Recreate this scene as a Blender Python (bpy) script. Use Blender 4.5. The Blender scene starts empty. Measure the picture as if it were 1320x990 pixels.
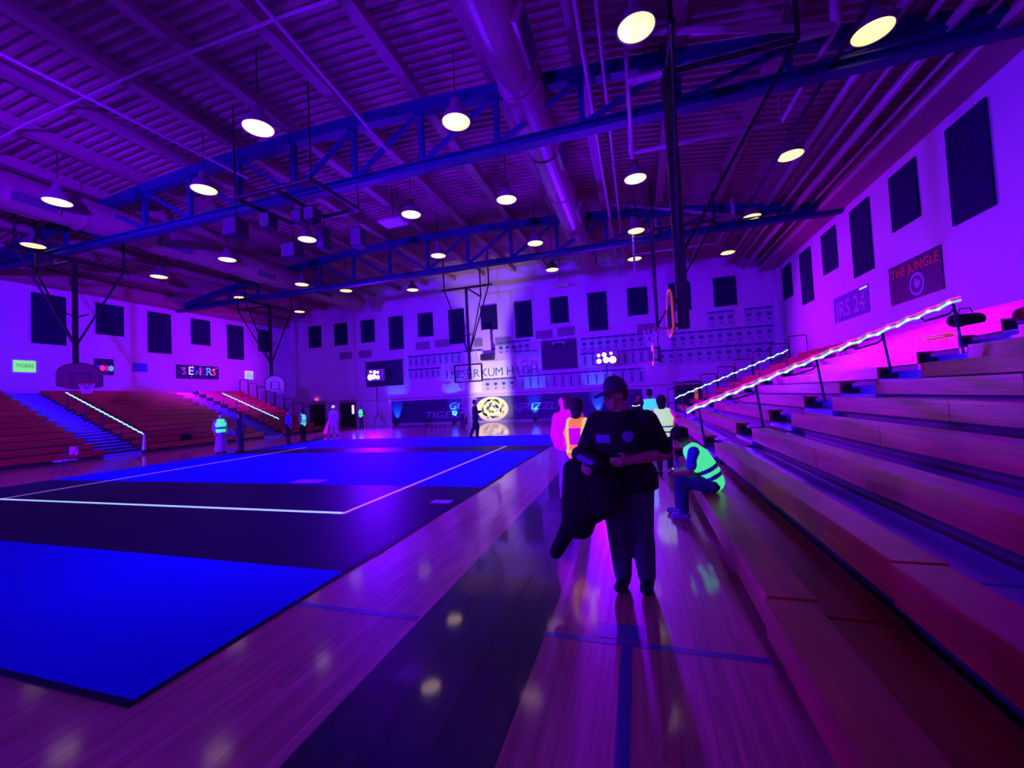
import bpy, bmesh, math, random
from mathutils import Vector, Matrix, Quaternion
random.seed(7)
V = Vector
sc = bpy.context.scene
col = sc.collection

# ------------------------------------------------------------------ camera
FPX, CX, CY, EYE = 530.0, 660.0, 495.0, 1.68
def _ray(u, v): return V((u - CX, -(v - CY), -FPX))
_Y = _ray(822, 505).normalized()                       # along the hall
_X = -_ray(-1130, 602).normalized()                    # across the hall
_X = (_X - _Y * _X.dot(_Y)).normalized()
_Z = _X.cross(_Y)
ROT = Matrix((_X, _Y, _Z))
cam = bpy.data.cameras.new('camera')
cam.sensor_width = 36.0
cam.lens = FPX / 1320 * 36.0
cam.clip_end = 200
camo = bpy.data.objects.new('camera', cam)
col.objects.link(camo)
camo.matrix_world = Matrix.Translation((0, 0, EYE)) @ ROT.to_4x4()
sc.camera = camo

# ------------------------------------------------------------------ world, exposure
w = bpy.data.worlds.new('world'); sc.world = w; w.use_nodes = True
w.node_tree.nodes['Background'].inputs[0].default_value = (0, 0, 0, 1)
sc.view_settings.view_transform = 'Standard'
sc.view_settings.look = 'None'
sc.view_settings.exposure = 0.0
sc.view_settings.gamma = 1.0
sc.view_settings.use_curve_mapping = False

# ------------------------------------------------------------------ black-light beams of the hall
UV = (0.112, 0.0, 1.0)
MAG = (0.46, 0.0, 1.0)
def spot(name, loc, aim, watts, colr, deg, blend=1.0, rad=0.25, parent=None):
    l = bpy.data.lights.new(name, 'SPOT')
    l.energy = watts; l.color = colr; l.spot_size = math.radians(deg)
    l.spot_blend = blend; l.shadow_soft_size = rad
    o = bpy.data.objects.new(name, l); col.objects.link(o)
    d = V(aim) - V(loc)
    o.matrix_basis = Matrix.Translation(loc) @ d.to_track_quat('-Z', 'Y').to_matrix().to_4x4()
    return o
# (tower position, aim, watts, colour, cone) for two seen light towers and two added out of view; towers themselves are built below
TOWERS = [
    ((-1.85, 27.6, 3.95), [((8.5, 21.3, 4.4), 7200, MAG, 64), ((-2, 10, 0), 15500, UV, 108), ((4.5, 11, 0.8), 5600, (0.60, 0.0, 1.0), 56)]),
    ((-19.45, 27.6, 3.95), [((-29.7, 21.5, 5.2), 5000, MAG, 66), ((-10, 9, 0), 14000, UV, 105)]),
    ((-20.5, -4.5, 4.6), [((8.5, 14, 6.0), 23000, UV, 54), ((-8, 28, 4.0), 29000, UV, 66)]),  # unseen tower added behind the camera to light right and far walls
    ((-3.0, -5.5, 4.6), [((-29.7, 16, 8.2), 52000, UV, 44), ((-9, 28, 4.0), 20000, UV, 66)]),  # second unseen tower, added to light left and far walls
]

# ------------------------------------------------------------------ materials
MATS = {}
def mat(name, base=(0.5, 0.5, 0.5), rough=0.6, metal=0.0, emit=None, estr=1.0, coat=0.0, coat_rough=0.1,
        noise=0.0, scale=8.0, stretch=(1, 1, 1), bump=0.0, spec=0.5, alpha=None, dark=None, detail=4.0, ior=None, bump_scale=None):
    if name in MATS: return MATS[name]
    m = bpy.data.materials.new(name); m.use_nodes = True
    nt = m.node_tree; b = nt.nodes['Principled BSDF']
    b.inputs['Base Color'].default_value = (*base, 1)
    b.inputs['Roughness'].default_value = rough
    b.inputs['Metallic'].default_value = metal
    b.inputs['Specular IOR Level'].default_value = spec
    b.inputs['Coat Weight'].default_value = coat
    b.inputs['Coat Roughness'].default_value = coat_rough
    if ior: b.inputs['Coat IOR'].default_value = ior
    if alpha is not None: b.inputs['Alpha'].default_value = alpha
    if emit:
        b.inputs['Emission Color'].default_value = (*emit, 1)
        b.inputs['Emission Strength'].default_value = estr
    if noise > 0 or bump > 0:
        tc = nt.nodes.new('ShaderNodeTexCoord'); mp = nt.nodes.new('ShaderNodeMapping')
        geo = nt.nodes.new('ShaderNodeNewGeometry')
        nt.links.new(geo.outputs['Position'], mp.inputs['Vector'])
        mp.inputs['Scale'].default_value = stretch
        nz = nt.nodes.new('ShaderNodeTexNoise'); nz.inputs['Scale'].default_value = scale
        nz.inputs['Detail'].default_value = detail
        nt.links.new(mp.outputs[0], nz.inputs['Vector'])
        if noise > 0:
            rp = nt.nodes.new('ShaderNodeValToRGB')
            d = dark or tuple(c * (1 - noise) for c in base)
            rp.color_ramp.elements[0].position = 0.32; rp.color_ramp.elements[0].color = (*d, 1)
            rp.color_ramp.elements[1].position = 0.68; rp.color_ramp.elements[1].color = (*base, 1)
            nt.links.new(nz.outputs['Fac'], rp.inputs[0]); nt.links.new(rp.outputs[0], b.inputs['Base Color'])
        if bump > 0:
            bp = nt.nodes.new('ShaderNodeBump'); bp.inputs['Strength'].default_value = bump
            bp.inputs['Distance'].default_value = 0.02
            src = nz
            if bump_scale:
                src = nt.nodes.new('ShaderNodeTexNoise'); src.inputs['Scale'].default_value = bump_scale
                src.inputs['Detail'].default_value = 1.0
                nt.links.new(geo.outputs['Position'], src.inputs['Vector'])
            nt.links.new(src.outputs['Fac'], bp.inputs['Height'])
            nt.links.new(bp.outputs[0], b.inputs['Normal'])
            if coat: nt.links.new(bp.outputs[0], b.inputs['Coat Normal'])
    MATS[name] = m
    return m

M_wall = mat('painted_block_wall', (0.74, 0.52, 0.80), 0.7, noise=0.06, scale=0.6)
M_wall_low = mat('painted_low_wall', (0.45, 0.42, 0.45), 0.6)
M_ceil = mat('roof_deck', (0.44, 0.26, 0.24), 0.7, noise=0.15, scale=0.8)
M_joist = mat('joist_paint', (0.38, 0.22, 0.22), 0.55)
M_truss = mat('blue_truss_paint', (0.012, 0.012, 0.14), 0.55, spec=0.3)
M_duct = mat('duct_paint', (0.38, 0.24, 0.22), 0.4, noise=0.15, scale=1.5)
M_pipe = mat('pale_pipe_paint', (0.56, 0.4, 0.44), 0.35)
M_grille = mat('vent_grille', (0.10, 0.08, 0.12), 0.6)
M_black = mat('black_steel', (0.012, 0.008, 0.012), 0.5)
M_blackbox = mat('black_cabinet', (0.014, 0.010, 0.014), 0.7)
M_panel = mat('dark_acoustic_panel', (0.022, 0.008, 0.085), 0.9, noise=0.2, scale=6, spec=0.1)
M_wood = mat('court_maple', (0.86, 0.30, 0.27), 0.42, noise=0.42, scale=2.2, stretch=(9, 0.55, 1), coat=1.0, coat_rough=0.10, ior=1.6, bump=0.03, bump_scale=2.2)
M_wood2 = mat('court_maple_dark', (0.74, 0.24, 0.21), 0.42, noise=0.4, scale=2.6, stretch=(9, 0.5, 1), coat=1.0, coat_rough=0.10, ior=1.6, bump=0.03, bump_scale=2.2)
M_wood3 = mat('court_maple_light', (0.92, 0.34, 0.31), 0.42, noise=0.35, scale=1.9, stretch=(9, 0.6, 1), coat=1.0, coat_rough=0.10, ior=1.6, bump=0.03, bump_scale=2.2)
M_navy = mat('navy_court_paint', (0.004, 0.004, 0.018), 0.3, coat=1.0, coat_rough=0.06, ior=1.75, bump=0.03, bump_scale=2.0)
M_line = mat('purple_court_paint', (0.10, 0.05, 0.42), 0.35, coat=0.7, coat_rough=0.12)
M_bl = [mat('bleacher_wood_%d' % i, c, 0.38, noise=0.45, scale=3.0, stretch=(3, 0.5, 9), coat=0.35, coat_rough=0.22, bump=0.02)
        for i, c in enumerate([(0.66, 0.045, 0.050), (0.58, 0.04, 0.042), (0.72, 0.055, 0.058)])]
M_deck = mat('bleacher_deck_paint', (0.20, 0.10, 0.85), 0.32, coat=0.7, coat_rough=0.16)
M_under = mat('bleacher_base_steel', (0.03, 0.02, 0.05), 0.6)
M_tarp_blue = mat('blue_vinyl_tarp', (0.004, 0.006, 0.88), 0.7, noise=0.08, scale=0.8, spec=0.06)
M_tarp_black = mat('black_vinyl_tarp', (0.014, 0.006, 0.050), 0.5, noise=0.15, scale=0.8, spec=0.06)
M_tape_w = mat('white_glow_tape', (0.8, 0.8, 0.8), 0.5, emit=(0.42, 0.75, 0.62), estr=0.75)
M_tape_p = mat('pale_pink_tape', (0.9, 0.5, 0.6), 0.5, emit=(0.75, 0.28, 0.55), estr=0.38)
M_tape_hot = mat('hot_pink_tape', (0.9, 0.2, 0.5), 0.5, emit=(1.0, 0.05, 0.55), estr=0.7)
M_tape_c = mat('pale_green_tape', (0.7, 0.9, 0.8), 0.5, emit=(0.45, 1.0, 0.85), estr=0.85)
M_lens = mat('lamp_lens', (0.9, 0.8, 0.5), 0.4, emit=(1.0, 0.66, 0.20), estr=1.8)
M_lampcan = mat('lamp_housing', (0.25, 0.2, 0.22), 0.5)
M_uvlens = mat('blacklight_lens', (0.9, 0.7, 0.9), 0.3, emit=(1.0, 0.42, 1.0), estr=6.0)
M_white = mat('white_board', (0.8, 0.78, 0.8), 0.5)
M_glass = mat('smoked_backboard', (0.20, 0.06, 0.12), 0.25)
M_orange = mat('orange_faint_glow', (0.8, 0.12, 0.02), 0.4, emit=(1.0, 0.12, 0.02), estr=0.25)  # faint glow added to backboard edge and cloth, which are no lamps
M_rim = mat('dull_rim_paint', (0.55, 0.08, 0.05), 0.5)
M_net = mat('white_net', (0.7, 0.7, 0.75), 0.7)
M_rail = mat('blue_black_rail', (0.02, 0.02, 0.12), 0.4)
M_pad = mat('navy_wall_pad', (0.012, 0.012, 0.10), 0.45)
M_padp = mat('pale_wall_pad', (0.42, 0.30, 0.50), 0.5)
M_lettering = mat('pale_lettering', (0.35, 0.25, 0.6), 0.6)
M_darklet = mat('teal_lettering', (0.02, 0.16, 0.24), 0.6)
M_paper = mat('cream_paper', (0.82, 0.78, 0.70), 0.7)
M_banner = mat('pale_banner_cloth', (0.50, 0.46, 0.62), 0.8)
M_bhead = mat('blue_banner_header', (0.05, 0.05, 0.30), 0.8)
M_green_paper = mat('fluorescent_green_poster', (0.3, 0.9, 0.2), 0.7, emit=(0.22, 1.0, 0.12), estr=0.8)
M_greentext = mat('dark_green_ink', (0.02, 0.2, 0.05), 0.7, emit=(0.0, 0.12, 0.05), estr=1.0)
M_star = mat('starry_poster', (0.02, 0.01, 0.10), 0.7)
M_cl_red = mat('fluorescent_red_paper', (0.9, 0.05, 0.1), 0.7, emit=(1.0, 0.03, 0.10), estr=0.85)
M_cl_pink = mat('fluorescent_pink_paper', (0.7, 0.05, 0.5), 0.7, emit=(0.5, 0.0, 0.45), estr=0.6)
M_cl_white = mat('fluorescent_white_paper', (0.9, 0.9, 0.9), 0.7, emit=(0.65, 0.8, 0.9), estr=0.7)
M_cl_blue = mat('blue_paper', (0.1, 0.15, 0.9), 0.7)
M_cl_cyan = mat('fluorescent_cyan_paper', (0.3, 0.8, 0.9), 0.7, emit=(0.12, 0.5, 0.8), estr=0.7)
M_cl_green = mat('fluorescent_green_paper', (0.2, 0.8, 0.4), 0.7, emit=(0.05, 0.55, 0.25), estr=0.7)
M_redink = mat('red_ink', (0.75, 0.03, 0.05), 0.6)
M_jungle = mat('black_vinyl_banner', (0.015, 0.008, 0.04), 0.6)
M_emb = mat('yellow_emblem_print', (0.80, 0.72, 0.22), 0.6)
M_emb2 = mat('white_emblem_print', (0.8, 0.8, 0.75), 0.6)
M_emb3 = mat('green_emblem_print', (0.06, 0.22, 0.12), 0.6)
M_score = mat('scoreboard_face', (0.02, 0.02, 0.09), 0.5)
M_score2 = mat('scoreboard_cell', (0.03, 0.01, 0.03), 0.4)
# clothing and skin
M_skin = mat('skin', (0.62, 0.36, 0.27), 0.55)
M_skin_d = mat('darker_skin', (0.36, 0.17, 0.12), 0.5)
M_hair = mat('black_hair', (0.012, 0.006, 0.010), 0.6)
M_hairb = mat('brown_hair', (0.10, 0.04, 0.05), 0.6)
M_tee = mat('black_cotton', (0.010, 0.007, 0.014), 0.85)
M_jean = mat('navy_denim', (0.075, 0.03, 0.15), 0.85, noise=0.25, scale=14)
M_jean_b = mat('blue_denim', (0.03, 0.03, 0.24), 0.85, noise=0.2, scale=14)
M_cap = mat('purple_cap_cloth', (0.07, 0.025, 0.11), 0.8)
M_blackwear = mat('black_leggings', (0.012, 0.006, 0.012), 0.8)
M_shoe = mat('black_shoe', (0.01, 0.01, 0.02), 0.5)
M_shoe_b = mat('blue_white_shoe', (0.3, 0.3, 0.7), 0.5)
M_print = mat('violet_print', (0.22, 0.10, 0.62), 0.7)
M_vest_g = mat('fluorescent_green_vest', (0.3, 0.9, 0.4), 0.7, emit=(0.06, 0.95, 0.30), estr=0.82)
M_vest_y = mat('fluorescent_yellow_vest', (0.6, 0.9, 0.3), 0.7, emit=(0.50, 0.80, 0.30), estr=0.85)
M_vest_c = mat('fluorescent_mint_vest', (0.2, 0.9, 0.7), 0.7, emit=(0.03, 0.80, 0.55), estr=0.8)
M_vest_o = mat('fluorescent_orange_vest', (1.0, 0.3, 0.05), 0.7, emit=(1.0, 0.20, 0.03), estr=0.9)
M_vband = mat('reflective_tape', (0.12, 0.08, 0.5), 0.4)
M_vband_y = mat('yellow_reflective_tape', (0.7, 0.8, 0.1), 0.4, emit=(0.75, 0.75, 0.05), estr=0.8)
M_pinkwear = mat('fluorescent_pink_cotton', (0.9, 0.1, 0.7), 0.8, emit=(0.65, 0.0, 0.45), estr=0.55)
M_palewear = mat('pale_cotton', (0.55, 0.45, 0.65), 0.8)
M_bluewear = mat('blue_cotton', (0.06, 0.08, 0.75), 0.8)
M_glow = mat('white_glow_plastic', (0.9, 0.9, 0.9), 0.5, emit=(1.0, 0.8, 0.9), estr=1.0)
M_phone = mat('phone_screen_glow', (0.9, 0.8, 0.6), 0.5, emit=(1.0, 0.8, 0.45), estr=1.0)
M_blueglow = mat('blue_uplight_lens', (0.1, 0.3, 1.0), 0.4, emit=(0.05, 0.35, 1.0), estr=3.0)
M_yelglow = mat('yellow_uplight_lens', (1.0, 0.9, 0.4), 0.4, emit=(1.0, 0.85, 0.3), estr=3.0)
M_exit = mat('red_lamp', (1, 0.1, 0.1), 0.4, emit=(1.0, 0.08, 0.15), estr=1.5)
M_amber = mat('amber_lit_pane', (0.8, 0.2, 0.05), 0.5, emit=(1.0, 0.16, 0.03), estr=0.35)
M_litpane = mat('lit_door_pane', (0.9, 0.9, 0.9), 0.4, emit=(0.9, 0.75, 0.9), estr=1.0)
M_sheen = mat('ceiling_light_tile', (0.7, 0.7, 0.6), 0.5)

# ------------------------------------------------------------------ mesh helpers
class MB:
    def __init__(self): self.v = []; self.f = []
    def add(self, vs, fs):
        n = len(self.v); self.v += [tuple(p) for p in vs]; self.f += [tuple(i + n for i in f) for f in fs]; return self
    def box(self, c, s, rot=None):
        c = V(c); h = V(s) / 2; vs = []
        for x in (-1, 1):
            for y in (-1, 1):
                for z in (-1, 1):
                    p = V((x * h.x, y * h.y, z * h.z))
                    vs.append(c + (rot @ p if rot else p))
        return self.add(vs, [(0, 1, 3, 2), (4, 6, 7, 5), (0, 4, 5, 1), (2, 3, 7, 6), (0, 2, 6, 4), (1, 5, 7, 3)])
    def bbox(self, a, b):
        a = V(a); b = V(b); return self.box((a + b) / 2, (abs(b.x - a.x), abs(b.y - a.y), abs(b.z - a.z)))
    def bar(self, p0, p1, wd, ht, up=(0, 0, 1)):
        p0 = V(p0); p1 = V(p1); d = (p1 - p0).normalized(); u = V(up)
        if abs(d.dot(u)) > 0.98: u = V((0, 1, 0))
        s = d.cross(u).normalized(); u = s.cross(d)
        vs = []
        for p in (p0, p1):
            for a, b in ((-1, -1), (1, -1), (1, 1), (-1, 1)):
                vs.append(p + s * a * wd / 2 + u * b * ht / 2)
        return self.add(vs, [(3, 2, 1, 0), (4, 5, 6, 7), (0, 1, 5, 4), (1, 2, 6, 5), (2, 3, 7, 6), (3, 0, 4, 7)])
    def path(self, pts, r, n=8, closed=False, caps=True):
        pts = [V(p) for p in pts]; m = len(pts); rs = r if isinstance(r, (list, tuple)) else [r] * m
        base = len(self.v); prev = None
        for i, p in enumerate(pts):
            a = pts[(i - 1) % m] if (closed or i > 0) else pts[i]
            b = pts[(i + 1) % m] if (closed or i < m - 1) else pts[i]
            d = (b - a).normalized()
            u = prev if prev is not None else (V((0, 0, 1)) if abs(d.z) < 0.9 else V((0, 1, 0)))
            s = d.cross(u).normalized(); u = s.cross(d).normalized(); prev = u
            for k in range(n):
                t = 2 * math.pi * k / n
                self.v.append(tuple(p + (s * math.cos(t) + u * math.sin(t)) * rs[i]))
        for i in range(m if closed else m - 1):
            j = (i + 1) % m
            for k in range(n):
                k2 = (k + 1) % n
                self.f.append((base + i * n + k, base + i * n + k2, base + j * n + k2, base + j * n + k))
        if caps and not closed:
            self.f.append(tuple(base + k for k in reversed(range(n))))
            self.f.append(tuple(base + (m - 1) * n + k for k in range(n)))
        return self
    def tube(self, p0, p1, r, n=10): return self.path([p0, p1], r, n)
    def lathe(self, prof, n=24, c=(0, 0, 0)):
        c = V(c); base = len(self.v)
        for r, z in prof:
            for k in range(n):
                t = 2 * math.pi * k / n
                self.v.append((c.x + r * math.cos(t), c.y + r * math.sin(t), c.z + z))
        for i in range(len(prof) - 1):
            for k in range(n):
                k2 = (k + 1) % n
                self.f.append((base + i * n + k, base + i * n + k2, base + (i + 1) * n + k2, base + (i + 1) * n + k))
        if prof[0][0] > 1e-4: self.f.append(tuple(base + k for k in reversed(range(n))))
        if prof[-1][0] > 1e-4: self.f.append(tuple(base + (len(prof) - 1) * n + k for k in range(n)))
        return self
    def prism(self, poly, o, ax, ay, th):
        """flat outline in the plane (ax, ay) at o, thickened by vector th"""
        o = V(o); ax = V(ax); ay = V(ay); th = V(th); n = len(poly); b = len(self.v)
        for p in poly: self.v.append(tuple(o + ax * p[0] + ay * p[1]))
        for p in poly: self.v.append(tuple(o + ax * p[0] + ay * p[1] + th))
        self.f.append(tuple(b + k for k in range(n))); self.f.append(tuple(b + n + k for k in reversed(range(n))))
        for k in range(n):
            k2 = (k + 1) % n; self.f.append((b + k, b + n + k, b + n + k2, b + k2))
        return self
    def mesh(self, name, m, smooth=False):
        me = bpy.data.meshes.new(name); me.from_pydata(self.v, [], self.f); me.update()
        bm = bmesh.new(); bm.from_mesh(me); bmesh.ops.recalc_face_normals(bm, faces=bm.faces)
        bm.to_mesh(me); bm.free()
        if m: me.materials.append(m)
        if smooth:
            for p in me.polygons: p.use_smooth = True
        return me
    def build(self, name, m, parent=None, smooth=False):
        return link(name, self.mesh(name, m, smooth), parent)
def link(name, me, parent=None):
    o = bpy.data.objects.new(name, me); col.objects.link(o)
    if parent is not None:
        o.parent = parent
        l = V((0, 0, 0)); p = parent
        while p is not None: l += p.location; p = p.parent
        o.location = -l if parent.get('_abs') else V((0, 0, 0))
    return o
def tag(o, label=None, cat=None, group=None, kind=None):
    if label: o['label'] = label
    if cat: o['category'] = cat
    if group: o['group'] = group
    if kind: o['kind'] = kind
    return o
def thing(name, label, cat, loc=(0, 0, 0), group=None, world=True):
    """Empty at a thing's base; with world=True its parts are written in world coordinates"""
    o = bpy.data.objects.new(name, None); col.objects.link(o); o.location = loc
    o.empty_display_size = 0.2
    if world: o['_abs'] = 1
    return tag(o, label, cat, group)
def struct(name, mb, m, parent=None):
    o = mb.build(name, m, parent)
    if parent is None: o['kind'] = 'structure'
    return o
def copy_tree(o, parent=None):
    c = o.copy(); col.objects.link(c); c.parent = parent
    for ch in list(o.children): copy_tree(ch, c)
    return c
def text_mesh(name, body, size, m, parent, o, ax, ay, depth=0.01, align='LEFT', shear=0.0, width=None):
    """lettering lying in the plane (ax, ay) at o"""
    cu = bpy.data.curves.new(name, 'FONT'); cu.body = body; cu.size = size; cu.extrude = depth
    cu.align_x = align; cu.offset = 0.0 if name == 'letter' else 0.006 * size; cu.shear = shear; cu.resolution_u = 3
    tmp = bpy.data.objects.new('tmp', cu); col.objects.link(tmp)
    dg = bpy.context.evaluated_depsgraph_get(); me = bpy.data.meshes.new_from_object(tmp.evaluated_get(dg))
    bpy.data.objects.remove(tmp); me.name = name
    ax = V(ax).normalized(); ay = V(ay).normalized(); az = ax.cross(ay)
    sx = 1.0
    if width:
        xs = [v.co.x for v in me.vertices]; sx = width / (max(xs) - min(xs))
    mt = Matrix.Identity(4)
    for i in range(3):
        mt[i][0] = ax[i] * sx; mt[i][1] = ay[i]; mt[i][2] = az[i]; mt[i][3] = o[i]
    me.transform(mt); me.materials.clear(); me.materials.append(m)
    return link(name, me, parent)

# ------------------------------------------------------------------ room shell
XL, XR, YB, YF, XC = -29.7, 8.5, -7.0, 28.8, -10.6
def roof(x): return 11.25 - 1.85 * ((x - XC) / 19.1) ** 2
BX0, BX1, BY0, BY1 = -2.95, 0.68, 0.9, 7.6             # floor area laid with single boards
fl = MB()
for a, b in (((XL, YB), (BX0, YF)), ((BX1, YB), (XR, YF)), ((BX0, YB), (BX1, BY0)), ((BX0, BY1), (BX1, YF))):
    fl.add([(a[0], a[1], 0), (b[0], a[1], 0), (b[0], b[1], 0), (a[0], b[1], 0)], [(0, 1, 2, 3)])
fl.add([(BX0, BY0, -0.03), (BX1, BY0, -0.03), (BX1, BY1, -0.03), (BX0, BY1, -0.03)], [(0, 1, 2, 3)])
floor = struct('floor', fl, M_wood)
bw = (BX1 - BX0) / 44
def board_mesh(l, m):
    return MB().bbox((0.0006, 0, -0.029), (bw - 0.0006, l - 0.001, 0)).mesh('floor_board', m)
bcache = {}
rb = random.Random(3)
for i in range(44):
    x = BX0 + i * bw
    y = BY0
    first = rb.choice([1.1, 1.6, 2.2, 2.8])
    while y < BY1 - 0.01:
        l = min(first, BY1 - y); first = rb.choice([2.0, 2.6, 3.2])
        if BY1 - y - l < 0.5: l = BY1 - y
        painted = -1.73 < x + bw / 2 < -0.745
        m = M_navy if painted else rb.choice([M_wood, M_wood, M_wood2, M_wood3])
        k = (round(l, 3), m.name)
        if k not in bcache: bcache[k] = board_mesh(l, m)
        o = link('floor_board', bcache[k], floor); o.location = (x, y, 0)
        y += l
struct('painted_border', MB().bbox((-1.73, BY1, 0.0), (-0.745, 26.0, 0.002)), M_navy, floor)
for a, b in (((-2.93, 2.86), (-1.735, 2.915)), ((-0.742, 2.86), (0.69, 2.915))):
    struct('court_line', MB().bbox((*a, 0.0), (*b, 0.0015)), M_line, floor)
struct('court_line', MB().bbox((-0.20, 1.0, 0.0), (-0.13, 2.86, 0.0015)), M_line, floor)
struct('court_line', MB().bbox((-0.38, 2.93, 0.0), (-0.05, 3.12, 0.0015)), M_line, floor)

def wall_box(name, a, b, m=M_wall): return struct(name, MB().bbox(a, b), m)
wall_right = wall_box('wall_right', (XR, YB, 0), (XR + 0.3, YF, 9.6))
wall_left = wall_box('wall_left', (XL - 0.3, YB, 0), (XL, YF, 9.6))
wall_back = wall_box('wall_back', (XL - 0.3, YB - 0.3, 0), (XR + 0.3, YB, 11.6))
wall_far = wall_box('wall_far', (XL - 0.3, YF, 0), (XR + 0.3, YF + 0.3, 11.6))
# ribbed roof deck
cb = MB(); NX = 22; ys = []
y = YB
while y < YF:
    ys += [(y, 0.0), (y + 0.10, 0.0), (y + 0.14, 0.07), (y + 0.24, 0.07)]; y += 0.28
xs = [XL - 0.3 + (XR - XL + 0.6) * i / NX for i in range(NX + 1)]
cb.v = [(x, yy, roof(x) + dz) for (yy, dz) in ys for x in xs]
cb.f = [(j * (NX + 1) + i, j * (NX + 1) + i + 1, (j + 1) * (NX + 1) + i + 1, (j + 1) * (NX + 1) + i)
        for j in range(len(ys) - 1) for i in range(NX)]
ceiling = struct('ceiling', cb, M_ceil)
JX = [XC + 2.4 * k for k in range(-7, 8)]
for x in JX:
    z = roof(x)
    struct('roof_joist', MB().bbox((x - 0.16, YB, z - 0.34), (x + 0.16, YF, z + 0.02)), M_joist, ceiling)
for x in (XR - 0.42, XL + 0.42):
    struct('eave_beam', MB().bbox((x - 0.42, YB, 8.75), (x + 0.42, YF, 9.45)), M_joist, ceiling)

# ------------------------------------------------------------------ wall panels
def wall_panel(o, ax, w_, h_, nrm, parent):
    o = V(o); ax = V(ax); nrm = V(nrm)
    MB().prism([(0, 0), (w_, 0), (w_, h_), (0, h_)], o + nrm * 0.002, ax, (0, 0, 1), nrm * 0.06).build('acoustic_panel', M_panel, parent)
for k in range(7):
    y0 = 10.1 + 2.665 * k
    tall = (k % 2 == 1)
    if y0 + 1.36 < YF: wall_panel((XR, y0, 5.74 if tall else 6.57), (0, 1, 0), 1.36, 2.66 if tall else 1.83, (-1, 0, 0), wall_right)
    y0 = 12.98 + 2.652 * (k - 1)
    tall = (k % 2 == 1)
    if y0 + 1.32 < YF: wall_panel((XL, y0, 5.74 if tall else 6.57), (0, 1, 0), 1.34, 2.66 if tall else 1.83, (1, 0, 0), wall_left)
for k in range(13):
    x0 = -26.87 + 2.655 * k
    tall = k in (3, 5, 7, 9)
    wall_panel((x0, YF, 6.03 if tall else 6.82), (1, 0, 0), 1.3, 2.66 if tall else 1.86, (0, -1, 0), wall_far)

# ------------------------------------------------------------------ roof trusses
def truss(Y, label):
    t = thing('roof_truss', label, 'truss', (XC, Y, 8.5), 'blue steel roof trusses')
    zb = 8.66
    pts = [x for x in JX if XL + 0.5 < x < XR - 0.5]
    top = [V((XL, Y, roof(XL) - 0.55))] + [V((x, Y, roof(x) - 0.55)) for x in pts] + [V((XR, Y, roof(XR) - 0.55))]
    for a, b in zip(top, top[1:]): MB().bar(a, b, 0.30, 0.36).build('top_chord', M_truss, t)
    bot = MB().bbox((XL, Y - 0.16, zb - 0.02), (XR, Y + 0.16, zb + 0.02))
    bot.bbox((XL, Y - 0.16, zb + 0.2), (XR, Y + 0.16, zb + 0.24)); bot.bbox((XL, Y - 0.03, zb), (XR, Y + 0.03, zb + 0.22))
    bot.build('bottom_chord', M_truss, t)
    for x in pts:
        MB().bar((x, Y, zb + 0.22), (x, Y, roof(x) - 0.6), 0.15, 0.15, (0, 1, 0)).build('web_post', M_truss, t)
    for a, b in zip(pts, pts[1:]):
        lo, hi = (a, b) if (a + b) / 2 > XC else (b, a)
        MB().bar((lo, Y, zb + 0.24), (hi, Y, roof(hi) - 0.66), 0.12, 0.12, (0, 1, 0)).build('web_diagonal', M_truss, t)
truss(10.95, 'blue steel roof truss passing above the speaker rack')
truss(20.1, 'blue steel roof truss in front of the far wall panels')

# ------------------------------------------------------------------ ducts and pipes
def duct(x, z, r, label, sides):
    t = thing('air_duct', label, 'duct', (x, 8, z - r))
    def ring(y, rr): return [(x + rr * math.cos(2 * math.pi * k / 20), y, z + rr * math.sin(2 * math.pi * k / 20)) for k in range(20)]
    MB().tube((x, YB + 0.05, z), (x, 26.5, z), r, 24).build('duct_tube', M_duct, t, smooth=False)
    for y in range(-2, 27, 3):
        MB().tube((x, y, z), (x, y + 0.09, z), r + 0.035, 24).build('duct_collar', M_duct, t)
    for s in sides:
        for y in (4.0, 8.6, 13.2, 17.8, 22.4):
            g = MB().box((x + s * (r + 0.06) * 0.86, y, z - r * 0.5), (0.16, 1.3, 0.42), Matrix.Rotation(s * 0.5, 3, 'Y')).build('vent_box', M_duct, t)
            MB().box((x + s * (r + 0.15) * 0.86, y, z - r * 0.5 - 0.05), (0.02, 1.15, 0.32), Matrix.Rotation(s * 0.5, 3, 'Y')).build('vent_grille', M_grille, g).location = g.location * 0
duct(-2.45, 9.85, 0.55, 'large round pale air duct running above the stripe of the court', (1,))
duct(-20.0, 9.55, 0.62, 'large round air duct above the bleacher side with green posters', (-1, 1))
for x, z, r in ((5.75, 9.45, 0.10), (6.35, 9.30, 0.07), (6.75, 9.10, 0.12), (7.35, 9.12, 0.06), (7.6, 8.86, 0.09)):
    tag(MB().tube((x, YB + 0.02, z), (x, YF - 0.05, z), r, 12).build('ceiling_pipe', M_pipe, smooth=True),
        'painted pipe running along the ceiling edge above the jungle banner', 'pipe', 'pipes along the ceiling edge')
for x, z, r in ((-0.75, 9.55, 0.055), (-0.35, 9.62, 0.045)):
    tag(MB().tube((x, YB + 0.02, z), (x, YF - 0.05, z), r, 10).build('sprinkler_pipe', M_pipe, smooth=True),
        'thin pale pipe running lengthwise beside the large round duct', 'pipe', 'thin ceiling pipes')
tag(MB().tube((4.62, 6.0, 8.82), (4.62, 24.0, 8.82), 0.055, 10).build('curtain_track', M_black, smooth=True),
    'long thin black track hanging below the ceiling past the pale backstop frames', 'track')
for y in (4.2, 7.4):
    tag(MB().path([(x, y, roof(x) - 0.42) for x in (-27, -22, -17, -12, -7, -2.2, 3, 6)], 0.035, 8).build('cross_conduit', M_pipe),
        'thin pale conduit crossing under the roof joists', 'conduit', 'cross conduits')
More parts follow.
